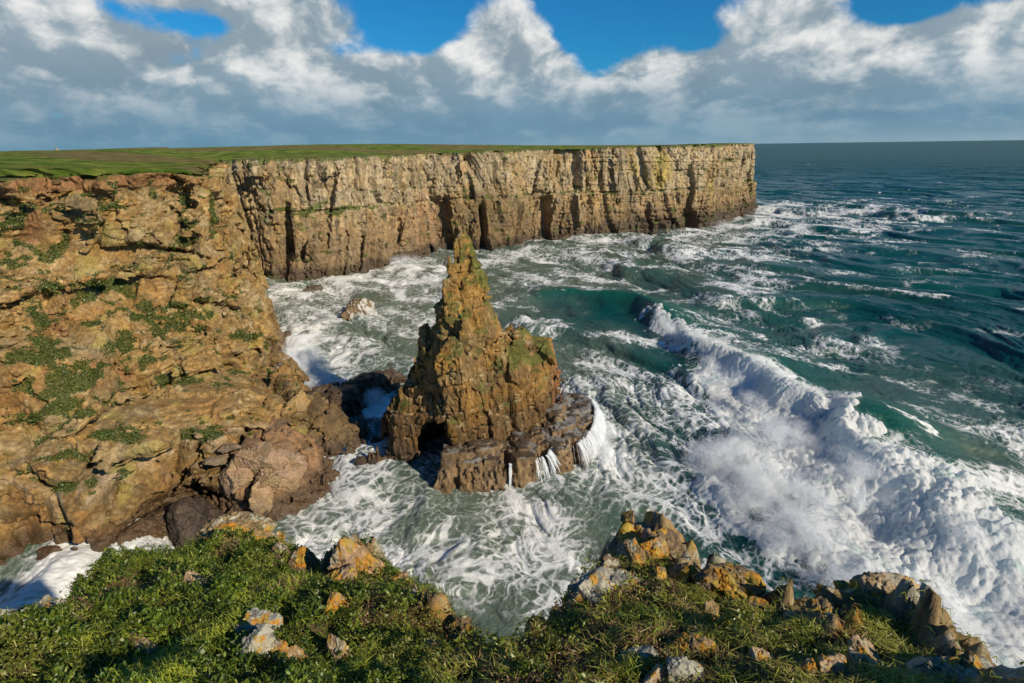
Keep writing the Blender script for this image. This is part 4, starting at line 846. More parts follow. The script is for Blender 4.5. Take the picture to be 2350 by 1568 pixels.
def boulders():
    jobs = []
    for i, (px, py, wp, hm, kd, lab) in enumerate(BOULD):
        dist = np.linalg.norm(atz(px, py, 0)-np.array([0, 0, EYE])); wm = wp*dist/FPX*1.15; jobs.append((400+i, (wm, wm*.8, hm*2.0), i*.9, 5, 15))
    shp = list(OUTER.map(lambda a: angular(*a), jobs))
    for i, (px, py, wp, hm, kd, lab) in enumerate(BOULD):
        c = atz(px, py, 0); dist = np.linalg.norm(c-np.array([0, 0, EYE])); wm = wp*dist/FPX*1.15
        dep = wm*.8; c = c+np.array([0, dep*.35, 0])
        P, Fc, q, h1, h2 = shp[i]
        z = P[:, 2]; base = [(.12, .09, .065), (.17, .12, .07), (.20, .14, .09), (.075, .055, .045)][kd]
        C = np.array(base)*(.7+.6*hf(h2, 3))[:, None]*(1+.5*fbm(q, 3, 5))[:, None]
        if kd == 1: f = sst(P[:, 0]/wm+.9*fbm(q*np.array([5, 5, 1.2], np.float32), 4, 9), .05, .35); C = lerp(C, np.array([.62, .63, .64]), (f*.9)[:, None])
        o = mesh_from('boulder', P, None, M_ROCK, np.clip(C, .01, .9), {'wet': np.ones(len(P))*.8}, tris=Fc); o.location = (c[0], c[1], 0)
        tag(o, lab, 'boulder', 'boulders awash in the bay')
    # pinkish fallen blocks on the shore crag
    PK = [((592, 1040), 9.0, (5.2, 4.6, 4.6), .5, 'large pinkish block with a flat pale top, lying on the shore crag'),
          ((635, 1065), 7.2, (7.4, 6.0, 5.0), .2, 'widest pinkish block, sloping right down the shore crag'),
          ((545, 1075), 7.4, (4.6, 4.0, 5.0), .9, 'pinkish block at the left end of the row on the shore crag'),
          ((592, 1128), 5.0, (5.0, 4.0, 5.2), 1.3, 'lowest pinkish block, standing on edge over the dark cleft'),
          ((520, 1020), 9.4, (3.4, 2.6, 1.4), .3, 'thin grey slab wedged behind the pinkish blocks'),
          ((500, 1050), 8.0, (3.4, 2.6, 1.6), 1.1, 'grey slab in the shaded gap beside the pinkish blocks')]
    for i, (p, z, sz, rot, lab) in enumerate(PK):
        c = atz(p[0], p[1], z); P, Fc, q, h1, h2 = angular(460+i, sz, rot, 5, 9, .05, .9)
        C = lerp(np.array([.42, .29, .20]), np.array([.34, .25, .15]), sst(fbm(q, 4, 3), -.2, .2)[:, None])*(.85+.3*hf(h1, 3))[:, None]
        if i > 3: C = C*np.array([.62, .68, .75])
        o = mesh_from('fallen_block', P, None, M_ROCK, np.clip(C, .01, .9), {'wet': np.zeros(len(P))}, tris=Fc); o.location = (c[0], c[1], c[2]-sz[2]*.3)
        tag(o, lab, 'rock', 'fallen blocks on the shore crag')
    c = atz(683, 918, 9); P, Fc, q, h1, h2 = angular(470, (3.4, 3, 4.2), .3, 5, 12)
    o = mesh_from('boulder', P, None, M_ROCK, np.array([.42, .30, .15])*(.8+.4*hf(h1, 3))[:, None], {'wet': np.zeros(len(P))}, tris=Fc); o.location = (c[0], c[1], c[2]-.6)
    tag(o, 'ochre boulder perched at the right end of the crack across the near cliff', 'boulder')
boulders()

# ------------------------------------------------------------------ white water of the breaking wave
def foam_material():
    m = bpy.data.materials.new('white_water'); m.use_nodes = True; K = NT(m.node_tree); K.n.clear()
    P = K.new('ShaderNodeTexCoord').outputs['Object']; col = K.attr('Col').outputs['Color']
    d = K.new('ShaderNodeBsdfDiffuse'); K.put(d.inputs[0], col); t = K.new('ShaderNodeBsdfTranslucent'); K.put(t.inputs[0], K.mix(.3, col, rgb(.6, .9, .88)))
    bp = K.new('ShaderNodeBump'); bp.inputs['Strength'].default_value = .8; bp.inputs['Distance'].default_value = .25; K.put(bp.inputs['Height'], K.noise(P, 2.2, 6, .68)); K.l.new(bp.outputs[0], d.inputs['Normal'])
    mx = K.new('ShaderNodeMixShader'); mx.inputs[0].default_value = .42; K.l.new(d.outputs[0], mx.inputs[1]); K.l.new(t.outputs[0], mx.inputs[2])
    out = K.new('ShaderNodeOutputMaterial'); K.l.new(mx.outputs[0], out.inputs[0]); return m
M_FOAM = foam_material()
def lumps(x, y, seed, warp=.5):
    P = np.stack([x, y, x*0], 1); w_ = np.stack([fbm(P*.3, 3, seed), fbm(P*.3+7, 3, seed+1), x*0], 1)*1.6
    o = 0
    for cell, amp in ((4.6, .85), (2.0, .6), (.95, .46), (.45, .28)):
        a = cell*7.3; qx = (P[:, 0]+w_[:, 0])*math.cos(a)-(P[:, 1]+w_[:, 1])*math.sin(a); qy = (P[:, 0]+w_[:, 0])*math.sin(a)+(P[:, 1]+w_[:, 1])*math.cos(a)
        f1, f2, h, _ = worley(np.stack([qx, qy*.85, .55*qx+.4*qy], 1)/cell, seed+int(cell*10), jit=1.0); o = o+amp*(1-np.minimum(f1, 1)**2*1.3)*(.6+.8*hf(h, 4))
    return o
def breaking_wave():
    xs = np.arange(24, 92, .19); ys = np.concatenate([np.arange(36, 110, .17), np.arange(110, 186, .26)])
    X, Y = np.meshgrid(xs, ys); x = X.ravel().astype(np.float32); y = Y.ravel().astype(np.float32)
    ps = poly_sd(x, y, WPOLY); sdv = ps+fbm(np.stack([x*.14, y*.14, x*0], 1), 5, 81, .6)*6.0*(1-sst(ps, 1.5, 4.5))-1.2*sst(y, 95, 125)
    h, sx, sy, d, H = sea_point(x, y, np.full(len(x), .2, np.float32))
    thick = sst(sdv, -.2, 4.5)
    big = np.exp(-((x-52)/11)**2-((y-76)/20)**2)
    rag = fbm(np.stack([x*.9, y*.9, x*0], 1), 3, 89)*1.4*(1-sst(sdv, .8, 2.2)); far_ = sst(y, 88, 118); pf = 1+1.6*fbm(np.stack([x*.07, y*.07, x*0+1], 1), 3, 90)
    z = h+sst(sdv+rag, -.4, 1.2)*(.10+lumps(x, y, 83)*(.25+.65*thick)*(.7+.6*big)*np.clip(pf, .35, 1.9)*(1-.45*far_))+thick*big*1.6+1.6*thick*(1-.6*far_)*fbm(np.stack([x*.10, y*.10, x*0], 1), 3, 87)
    sdv = sdv+rag
    z = np.where(sdv < -.4, h-.7, z)
    V = np.stack([x-sx*.8, y-sy*.8, z], 1)
    Q = grid_quads(len(ys), len(xs)); keep = (sdv[Q] > -1.2).any(1); Q = Q[keep]
    used, inv = np.unique(Q, return_inverse=True); Q = inv.reshape(Q.shape)
    glass = sst(fbm(np.stack([x*.2, y*.2, x*0], 1), 4, 88)+.25*sst(d, 2, 10)-.1, .1, .4)*.5
    C = lerp(np.array([.90, .91, .92]), np.array([.45, .68, .64]), glass[:, None])
    o = mesh_from('breaking_wave', V[used], Q, M_FOAM, C[used]); tag(o, 'long wall of tumbling white water rolling in right of the sea stack', 'wave')
    return V[(sdv > .3)]
WV = breaking_wave()

# ------------------------------------------------------------------ spray
def spray_material():
    m = bpy.data.materials.new('spray_drops'); m.use_nodes = True; K = NT(m.node_tree); K.n.clear()
    d = K.new('ShaderNodeBsdfDiffuse'); d.inputs[0].default_value = rgb(.90, .94, .98); t = K.new('ShaderNodeBsdfTranslucent'); t.inputs[0].default_value = rgb(.88, .9, .92)
    mx = K.new('ShaderNodeMixShader'); mx.inputs[0].default_value = .3; K.l.new(d.outputs[0], mx.inputs[1]); K.l.new(t.outputs[0], mx.inputs[2])
    out = K.new('ShaderNodeOutputMaterial'); K.l.new(mx.outputs[0], out.inputs[0]); return m
M_SPRAY = spray_material()
TET = np.array([(1, 1, 1), (1, -1, -1), (-1, 1, -1), (-1, -1, 1)], np.float32)/1.732
def drops(name, clouds, seed, label, cat, kind='stuff', sz=(.016, .040)):
    """clouds: (centre, radii, count, wispiness)"""
    rg = np.random.default_rng(seed); pts = []
    for (c, rad, n, wsp) in clouds:
        n = int(n*2.0)
        p = rg.normal(size=(int(n*3.5), 3))*np.array(rad)*.5+np.array(c)
        f = fbm((p*.28).astype(np.float32), 4, seed); rr_ = (((p-np.array(c))/np.array(rad))**2).sum(1); p = p[(f+rg.random(len(p))*.35 > wsp) & (p[:, 2] > .1) & (rr_ < 1.3)][:n]; pts.append(p)
    if name == 'wave_spray':
        k = WV[rg.integers(0, len(WV), 200000)]; f = fbm((k*np.array([.25, .25, 0])).astype(np.float32), 3, 5); k = k[f+rg.random(len(k))*.4 > .05]
        pts.append(k+rg.normal(size=k.shape)*.18+np.array([-.25, 0, 1.0])*rg.exponential(.38, (len(k), 1)))
    p = np.concatenate(pts); n = len(p); s = (sz[0]+(sz[1]-sz[0])*rg.random(n)**2).astype(np.float32)
    u = np.array(sdir)*1.5+rg.normal(size=(n, 3))*.6+np.array([0, -.3, .3]); u /= np.linalg.norm(u, axis=1, keepdims=True)
    v = np.cross(u, rg.normal(size=(n, 3))); v /= np.linalg.norm(v, axis=1, keepdims=True); w_ = np.cross(u, v); s3 = s[:, None]
    V = np.stack([p+v*s3+u*s3*.2, p-v*s3*.5+w_*s3*.87, p-v*s3*.5-w_*s3*.87, p-u*s3*.35], 1)
    T = np.array([(0, 1, 2), (0, 3, 1), (1, 3, 2), (2, 3, 0)]); F_ = (np.arange(n)[:, None, None]*4+T[None]).reshape(-1, 3)
    o = mesh_from(name, V.reshape(-1, 3), None, M_SPRAY, tris=F_, smooth=False); tag(o, label, cat, None, kind)
def at3(px, py, z): return tuple(atz(px, py, z))
drops('wave_spray', [(at3(1680, 1060, 2.5), (7, 6, 3.2), 60000, .05), (at3(1760, 1130, 2.5), (6, 7, 3.2), 60000, .05), (at3(1860, 1240, 2.5), (6, 6, 2.6), 40000, .1), (at3(1780, 1000, 4), (7, 6, 3.0), 40000, .15),
      (at3(1950, 1330, 2), (5, 5, 2.2), 30000, .15), (at3(2120, 1400, 2), (6, 5, 2.2), 30000, .15), (at3(1640, 850, 2), (2.5, 9, 1.6), 5000, .25), (at3(1530, 745, 3.2), (1.8, 7, 1.4), 5000, .2), (at3(1970, 1080, 5), (3, 6, 2.0), 9000, .25), (at3(1730, 930, 2.5), (3, 6, 1.8), 7000, .2), (at3(2250, 1210, 5), (6, 3, 1.8), 8000, .2), (at3(1900, 1130, 4), (8, 7, 2.6), 30000, .25)],
      7, 'white spray thrown up in front of the breaking wave', 'spray')
# spray where the swell meets rock
drops('cliff_spray', [(at3(700, 850, 3), (6, 6, 4.5), 60000, .05), (at3(690, 815, 4), (3.5, 7, 5), 30000, .1), (at3(745, 880, 2), (6, 4, 3), 30000, .12), (at3(930, 600, 2), (8, 5, 3), 16000, .1), (at3(1660, 515, 2), (12, 8, 3), 16000, .1), (at3(1740, 487, 2), (8, 6, 3), 10000, .1), (at3(860, 915, 1.5), (2.5, 3, 2), 9000, .12), (at3(1560, 530, 1), (20, 3, 2), 9000, .1), ((15.6, 86.5, .8), (1.6, 5, 1.0), 9000, 0), ((17.2, 94, .8), (1.6, 5, 1.0), 7000, 0), ((6.6, 76.8, .6), (1.4, 1.2, .8), 3000, 0)],
      9, 'spray bursting against the cliff feet and reef', 'spray')

# ------------------------------------------------------------------ water pouring off the ledge
def waterfalls():
    rim = catmull(np.array([(3.3,77.4,3.6),(5.4,78.7,3.5),(6.7,81.2,3.6),(7.8,79.4,3.9),(9.7,80.4,3.9),(11.8,83.2,4.0),(13.7,86.6,4.0),(14.8,90.5,4.0),(15.5,95,4.0),(15.0,100,3.8)], float), 300)
    lab = [((.02, .20), 'narrow twin waterfall spilling off the middle of the ledge into the foam'), ((.34, .56), 'thin waterfall running down the right corner of the ledge'), ((.56, .99), 'broad white curtain of water pouring off the right edge of the ledge'), ((-.01, .012), 'single thin trickle in the groove of the ledge')]
    for i, ((a, b), lb) in enumerate(lab):
        rg = np.random.default_rng(50+i); n = max(90, int((b-a)*(6500 if i == 2 else 5000))); t = rg.uniform(a, b, n)
        if i == 3: base = np.array([-.7, 77.2, 3.0])+rg.normal(size=(n, 3))*np.array([.12, .1, .05]); nr = np.array([0, -1.0])[None].repeat(n, 0)
        else:
            ix = np.clip(t*299, 0, 298).astype(int); base = rim[ix]+rg.normal(size=(n, 3))*np.array([.12, .12, .08]); tg = np.gradient(rim, axis=0)[ix][:, :2]; tg /= np.linalg.norm(tg, axis=1, keepdims=True); nr = np.stack([tg[:, 1], -tg[:, 0]], 1)
        keep = fbm((base*np.array([1.6, 1.6, 0])).astype(np.float32), 2, 60) > (-.35 if i == 2 else .03); base = base[keep]; nr = nr[keep]; n = len(base)
        m = 9; s = np.linspace(0, 1, m)[None, :]; sp = rg.uniform(.4, 1.9, n)[:, None]
        drop = base[:, 2:3]*(s**1.6)*rg.uniform(.35, 1.05, n)[:, None]; out = sp*s*1.1
        cx = base[:, :1]-.35*nr[:, :1]+nr[:, :1]*out; cy = base[:, 1:2]-.35*nr[:, 1:]+nr[:, 1:]*out; cz = base[:, 2:3]+.35-drop-.35*s
        wd = rg.uniform(.008, .038, n)[:, None]*(1-.35*s); tx, ty = -nr[:, 1:], nr[:, :1]
        wob = .05*np.sin(s*9+rg.random((n, 1))*6)
        Lf = np.stack([cx-tx*wd+wob, cy-ty*wd, cz], -1); Rt = np.stack([cx+tx*wd+wob, cy+ty*wd, cz+.01], -1)
        V = np.stack([Lf, Rt], 2).reshape(-1, 3); k = np.arange(n)[:, None]*m*2+np.arange(m-1)[None]*2; Q = np.stack([k, k+1, k+3, k+2], -1).reshape(-1, 4)
        o = mesh_from('waterfall', V, Q, M_SPRAY); tag(o, lb, 'waterfall', 'waterfalls off the stack ledge')
waterfalls()

# ------------------------------------------------------------------ vegetation on the near cliff
def leaves(name, P, Nn, L, Wd, C, up=.5, mat=None, seed=0, bend=.35, parent=None):
    """one folded leaf per point: 2 quads-ish (5 vertices)"""
    rg = np.random.default_rng(seed); n = len(P)
    d = Nn*up+rg.normal(size=(n, 3))*.55; d /= np.linalg.norm(d, axis=1, keepdims=True)
    s = np.cross(d, rg.normal(size=(n, 3))); s /= np.linalg.norm(s, axis=1, keepdims=True); f = np.cross(s, d)
    L = L[:, None]; Wd = Wd[:, None]
    a = P-s*Wd*.35; b = P+s*Wd*.35; m1 = P+d*L*.5-s*Wd*.5+f*L*.08; m2 = P+d*L*.5+s*Wd*.5+f*L*.08; t = P+d*L*.95-f*L*bend*.5-np.array([0, 0, 1])*L*bend*.4
    V = np.stack([a, b, m2, m1, t], 1).reshape(-1, 3); k = np.arange(n)*5
    Q = np.stack([k, k+1, k+2, k+3], 1); T = np.stack([k+3, k+2, k+4], 1)
    return mesh_from(name, V, Q, mat or M_LEAF, np.repeat(C, 5, 0), tris=T, parent=parent, smooth=False)
def cliff_plants():
    rg = np.random.default_rng(3); i = rg.integers(0, len(LVEG), 60000); P = LVEG[i]+rg.normal(size=(len(i), 3))*.12+LVEGN[i]*.05
    L = rg.uniform(.18, .42, len(i)); k = rg.random((len(i), 1)); C = lerp(np.array([.05, .095, .015]), np.array([.15, .17, .035]), k)*rg.uniform(.7, 1.3, (len(i), 1))
    o = leaves('cliff_plants', P, LVEGN[i], L, L*.55, C, .8, seed=4); tag(o, 'green cushions of plants growing in patches on the near cliff', 'plants', kind='stuff')
cliff_plants()

# ------------------------------------------------------------------ the headland under the camera
def z0(x, y): return 48.15-.42*y-.012*x*x*0
def onplane(px, py, up=0.0):
    d = ray(px, py); t = (48.15+up-EYE)/(d[2]+.42*d[1]); return np.array([0, 0, EYE])+t*d
RIMPX = [(-260,1480),(-120,1425),(0,1400),(90,1378),(180,1335),(250,1297),(330,1275),(400,1270),(460,1245),(520,1225),(570,1225),(650,1252),(700,1268),(745,1300),(800,1262),(860,1270),(890,1300),(940,1325),(990,1360),(1040,1400),(1085,1440),(1130,1470),(1180,1458),(1240,1425),(1290,1395),(1330,1340),(1420,1275),(1500,1255),(1550,1270),(1600,1330),(1660,1335),(1720,1372),(1790,1405),(1850,1422),(1900,1385),(1960,1372),(2020,1385),(2090,1425),(2190,1450),(2250,1500),(2285,1568),(2330,1680)]
RIM = np.array([onplane(*p)[:2] for p in RIMPX])
RIMC = np.concatenate([RIM, [(5.5, 1.2), (9, -2), (14, -12), (16, -40), (-30, -40), (-26, -10), (-14, -1)]])
def drop_of(sdv, x, y):
    q = np.maximum(-sdv, 0); return 1.6*q+1.9*sst(q, .1, .9)
def lichen_cols(q, h1, h2, base, orange, white, seed, n=None):
    b = np.array(base)*(.8+.4*hf(h2, 3))[:, None]; b = b*(1+.6*fbm(q*3, 4, seed))[:, None]
    w_ = sst(fbm(q*1.6, 5, seed+1, .6)+white-.5, .0, .12); b = lerp(b, np.array([.42, .43, .38]), (w_*.75)[:, None])
    o = sst(fbm(q*np.array([1.1, 1.1, 1.1], np.float32)+3, 5, seed+2, .6)+orange-.55, .0, .1); return lerp(b, lerp(np.array([.46, .21, .02]), np.array([.38, .29, .06]), sst(fbm(q*3, 3, seed+3), -.2, .2)[:, None]), (o*.92)[:, None])
def rockmask(x, y, sdv):
    P = np.stack([x, y, x*0], 1).astype(np.float32); n = fbm(P*1.6, 4, 158)
    m = 1.2*np.exp(-((x-1.35)/.85)**2-((y-4.7)/.65)**2)+.8*np.exp(-((sdv-.05)/.28)**2)*(x > .9)+.45*np.exp(-((sdv-.05)/.25)**2)*(x < .9)*(x > -3.2)+.26*sst(x, 1.6, 2.6)
    return sst(m+n*1.1, .55, .80)*(sdv > -.6)
def terr(x, y):
    x = np.asarray(x, np.float32); y = np.asarray(y, np.float32); P = np.stack([x, y, x*0], 1)
    sdv = poly_sd(x, y, RIMC)+.10*fbm(P*2.2, 3, 151)
    z = z0(x, y)+.30*fbm(P*.9, 3, 152)+.16*billow(P*2.4, 3, 153)+.07*fbm(P*7, 3, 154)
    rm = rockmask(x, y, sdv); k = rm > .02; rk = np.zeros(len(x), np.float32)
    if k.any():
        q = np.stack([x[k], y[k]*.8, z[k]*1.0], 1).astype(np.float32); rk[k] = fracture(q, .55, (.8, 1.3, 1), 156, .6, .5, .2, .2, 'b', .5)[0]+fracture(q, .19, (.8, 1.3, 1), 157, .8, .7, .3, .1, 'b', .5)[0]*.8
    z = z+rm*(rk+.10)
    z = z+.10*sst(sdv, 0, .4)-.10 + .34*np.exp(-((x-1.4)/.8)**2-((y-4.6)/.9)**2)
    return z-drop_of(sdv, x, y), sdv
def headland():
    xs = np.arange(-9.5, 9.5, .035); ys = np.arange(-3, 8.6, .035); X, Y = np.meshgrid(xs, ys)
    z, sdv = terr(X.ravel(), Y.ravel()); P = np.stack([X.ravel(), Y.ravel(), z], 1).astype(np.float32)
    Q = grid_quads(len(ys), len(xs)); keep = (sdv[Q] > -1.5).any(1); Q = Q[keep]; used, inv = np.unique(Q, return_inverse=True); Q = inv.reshape(Q.shape)
    n = fbm(P*1.5, 4, 155); edge = 1-sst(sdv, -.25, .05)
    C = lerp(np.array([.055, .045, .022]), np.array([.10, .07, .035]), sst(n, -.2, .3)[:, None]); C = lerp(C, np.array([.20, .15, .09])*(1+.8*n)[:, None], edge[:, None])
    rm = rockmask(P[:, 0], P[:, 1], sdv); k = rm > .02; q = (P[k]*2.2).astype(np.float32); hz_ = worley(q, 3)[2]
    C[k] = lerp(C[k], lichen_cols(q, hz_, hz_, (.24, .18, .10), .50, .38, 890), rm[k][:, None])
    o = mesh_from('headland_turf', P[used], Q, M_NEAR, np.clip(C[used], .01, .8), {'wet': np.zeros(len(used))}); tag(o, kind='structure')
    # the drop below, down to the sea
    R_ = catmull(np.concatenate([RIMC, RIMC[:1]]), 700, lin=True); cen = np.array([0, -8.0]); out = R_-cen; ang = out/np.linalg.norm(out, axis=1, keepdims=True)
    rows = []
    for v in np.linspace(0, 1, 120):
        z = 0*R_[:, 0]+lerp(1.0, 0.0, v); xy = R_+ang*(-.35+.9*v+13*v**1.6)
        top = z0(R_[:, 0], np.maximum(R_[:, 1], -4))-.75; rows.append(np.stack([xy[:, 0], xy[:, 1], top*(1-v)-1.5*v], 1))
    G = np.array(rows); P = G.reshape(-1, 3).astype(np.float32); Nn = grid_normals(G).reshape(-1, 3)
    Nn = np.where(((Nn[:, :2]*np.tile(ang, (120, 1))).sum(1) < 0)[:, None], -Nn, Nn).astype(np.float32); vv = np.repeat(np.linspace(0, 1, 120), 700)
    d1, h1, _ = fracture(P, 3.0, (1, 1, 1.2), 161); d2, h2, _ = fracture(P, 1.1, (1, 1, 1.2), 162)
    V = P+Nn*((d1+d2*.8+fbm(P*.2, 3, 163))*sst(vv, 0, .25))[:, None]
    C = np.array([.36, .24, .11])*(.75+.5*hf(h2, 1))[:, None]; wet = 1-sst(V[:, 2], 2, 5); C = lerp(C, np.array([.09, .06, .04]), wet[:, None])
    o = mesh_from('headland_cliff', V, grid_quads(120, 700), M_ROCK, C, {'wet': wet}); tag(o, kind='structure')
headland()

# px, py centre, width px, height px, rot, sink, orange, white, base kind, label
FR = [
 (545,1228,124,34,.15,.0,.50,.35,0,'long low slab crusted with yellow lichen on the far rim of the left grass mound'),
 (620,1232,66,56,.8,.0,.6,.2,0,'short pointed rock with yellow lichen beside the long slab on the far rim'),
 (650,1262,54,56,.4,.0,.45,.3,1,'dark knobbly rock at the right end of the far rim of the left mound'),
 (690,1268,70,70,1.0,.0,.35,.3,1,'dark crumbling outcrop in front of the far rim, left of the big orange boulder'),
 (788,1280,62,98,.3,.0,.5,.2,2,'left lobe of the big boulder, pinkish stone blotched with orange lichen'),
 (838,1270,62,92,.9,.0,.66,.15,2,'right lobe of the big boulder, thickly coated with orange lichen'),
 (790,1325,110,40,.2,.0,.62,.1,2,'low orange-stained stone at the foot of the big two-lobed boulder'),
 (885,1312,34,22,.7,.0,.2,.2,2,'small bare pinkish stone just right of the big boulder'),
 (922,1312,40,36,1.4,.0,.85,.0,2,'small bright orange rock at the rim right of the big boulder'),
 (448,1332,56,50,.3,.1,.1,.1,3,'pale tan stone with a flat face in the middle of the left mound'),
 (474,1395,40,22,1.1,.05,.05,.3,3,'small pale stone half buried below the flat-faced tan stone'),
 (322,1452,60,44,.5,.1,.15,.3,3,'pale split rock in the lower left grass, its left half'),
 (358,1462,50,44,1.9,.1,.1,.3,3,'pale split rock in the lower left grass, its right half'),
 (385,1338,28,14,.4,.05,.1,.3,3,'tiny pale stone in the grass left of the tan stone'),
 (600,1430,72,66,.6,.05,.35,.85,4,'blue-white lichened rock, hindmost of the cluster on the left mound'),
 (590,1478,62,90,.2,.05,.25,.8,4,'blue-white slab at the left side of the lichened cluster'),
 (645,1482,60,62,1.2,.05,.66,.4,3,'yellow-blotched rock in the middle of the lichened cluster'),
 (682,1468,58,88,.8,.05,.5,.3,3,'tall pale rock with a yellow cap at the right of the lichened cluster'),
 (768,1395,44,60,.4,.0,.72,.1,0,'upright dark rock with an orange tip above the lichened cluster'),
 (776,1450,44,100,1.3,.0,.45,.2,3,'narrow fin of pale rock with an orange edge, right of the lichened cluster'),
 (1048,1398,60,70,.5,.0,.4,.2,1,'brown cracked rock on the right slope of the left mound'),
 (985,1432,40,80,1.0,.08,.15,.4,3,'thin pale fin buried in grass on the right slope'),
 (1052,1460,60,40,.2,.05,.5,.2,2,'flat pinkish rock with orange spots low on the right slope'),
 (1040,1502,42,56,.8,.05,.6,.3,3,'pale rock with an orange streak at the bottom of the right slope'),
 (112,1372,60,40,.3,.0,.4,.6,4,'blue-grey rock with an orange corner at the far left rim'),
 (20,1405,60,44,1.3,.0,.1,.8,4,'pale blue-grey rocks on the rim at the left edge of the photo'),
 (1528,1262,72,84,.4,.0,.35,.1,1,'rounded brown boulder crowning the right-hand ridge'),
 (1488,1275,52,80,1.2,.0,.6,.1,0,'yellowish pointed rock just left of the crowning boulder'),
 (1438,1258,26,26,.5,.0,.5,.1,1,'small knob on the skyline left of the yellowish pointed rock'),
 (1455,1298,52,72,.3,.0,.4,.5,0,'upright grey-yellow block below the small knob'),
 (1352,1345,104,92,.5,.0,.25,.7,4,'large shaded grey-white rock at the left foot of the ridge'),
 (1405,1310,60,60,1.0,.0,.2,.4,1,'shaded rock between the large grey-white rock and the upright block'),
 (1420,1352,60,54,.2,.0,.35,.6,4,'mottled grey rock in the shade under the upright block'),
 (1466,1380,40,40,.9,.0,.6,.3,0,'small rock with a yellow top in the shade of the ridge'),
 (1558,1318,44,100,.7,.0,.68,.05,0,'long orange-coated rib running down right of the crowning boulder'),
 (1510,1330,40,84,1.0,.0,.66,.05,0,'orange rib running down in front of the crowning boulder'),
 (1600,1335,38,84,.7,.0,.45,.1,1,'brown rib of rock beyond the orange one, at the ridge rim'),
 (1622,1400,34,70,.9,.04,.5,.2,0,'thin tilted slab in the grass between ridge and blocky rocks'),
 (1682,1345,84,66,.3,.0,.62,.05,0,'broad orange-crusted rock on the rim right of the ridge'),
 (1742,1392,56,60,.6,.0,.6,.2,0,'orange-spotted rock on the rim below the broad orange-crusted one'),
 (1775,1378,44,52,1.1,-.02,.1,.2,1,'bare dark grey boulder on the rim between the two orange groups'),
 (1712,1420,44,60,1.2,.03,.5,.2,2,'leaning pale stone under the orange-spotted rock'),
 (1905,1378,84,66,.3,.0,.35,.2,0,'square brown block on the rim, left of the pair of blocks'),
 (1880,1400,96,60,1.3,.0,.45,.1,0,'big low block in front of the square brown one'),
 (1955,1365,70,46,.8,.0,.5,.1,1,'dark flat block behind the square brown one'),
 (2028,1385,88,56,.5,.0,.45,.4,3,'pale block with orange seams on the rim, right of the square block'),
 (2090,1405,48,40,1.0,.0,.7,.1,0,'small orange wedge at the right end of the pale block'),
 (2245,1520,56,96,.4,.0,.45,.3,1,'tall dark slab on the rim at the far right'),
 (2195,1548,150,56,.2,.02,.35,.85,4,'blue-white flat slab at the lower right corner'),
 (2165,1500,40,60,.9,.04,.3,.3,1,'brown fin of rock above the blue-white flat slab'),
 (1990,1505,110,46,-.6,.03,.35,.4,3,'long pale curved ledge of rock in the dry grass, upper piece'),
 (1975,1540,70,46,-.4,.03,.45,.5,3,'long pale curved ledge of rock in the dry grass, lower piece'),
 (1735,1508,44,88,.5,.04,.55,.3,3,'upright pointed rock with an orange base in the middle of the right slope'),
 (1572,1440,36,34,.5,.0,.85,.0,0,'round orange rock in the grass, left of a pair'),
 (1620,1436,36,34,1.4,.0,.85,.0,0,'round orange rock in the grass, right of a pair'),
 (1582,1490,60,66,.6,.03,.6,.2,0,'cracked rock with orange blotches left of the middle of the right slope'),
 (1462,1508,56,50,1.0,.03,.1,.8,4,'blue-white stone in the shaded grass at bottom centre'),
 (1400,1538,44,36,.3,.03,.6,.2,0,'small rock with an orange top, low at bottom centre'),
 (1490,1545,60,70,.8,.03,.35,.4,3,'tall pale rock at the bottom edge, left of the grey one'),
 (1560,1545,66,66,.3,.03,.2,.8,4,'grey-white rock at the bottom edge beside the tall pale one'),
 (1905,1548,70,70,.7,.04,.6,.2,3,'orange-streaked rock at the bottom edge, right of centre'),
 (1850,1545,40,70,1.2,.04,.7,.1,0,'orange rock at the bottom edge beside the orange-streaked one'),
 (1765,1460,30,30,.7,.03,.3,.3,3,'little pale stone in the grass above the upright pointed rock'),
]
FBASE = [(.24,.18,.10),(.15,.11,.07),(.34,.24,.16),(.36,.28,.19),(.20,.21,.21)]
RK = []
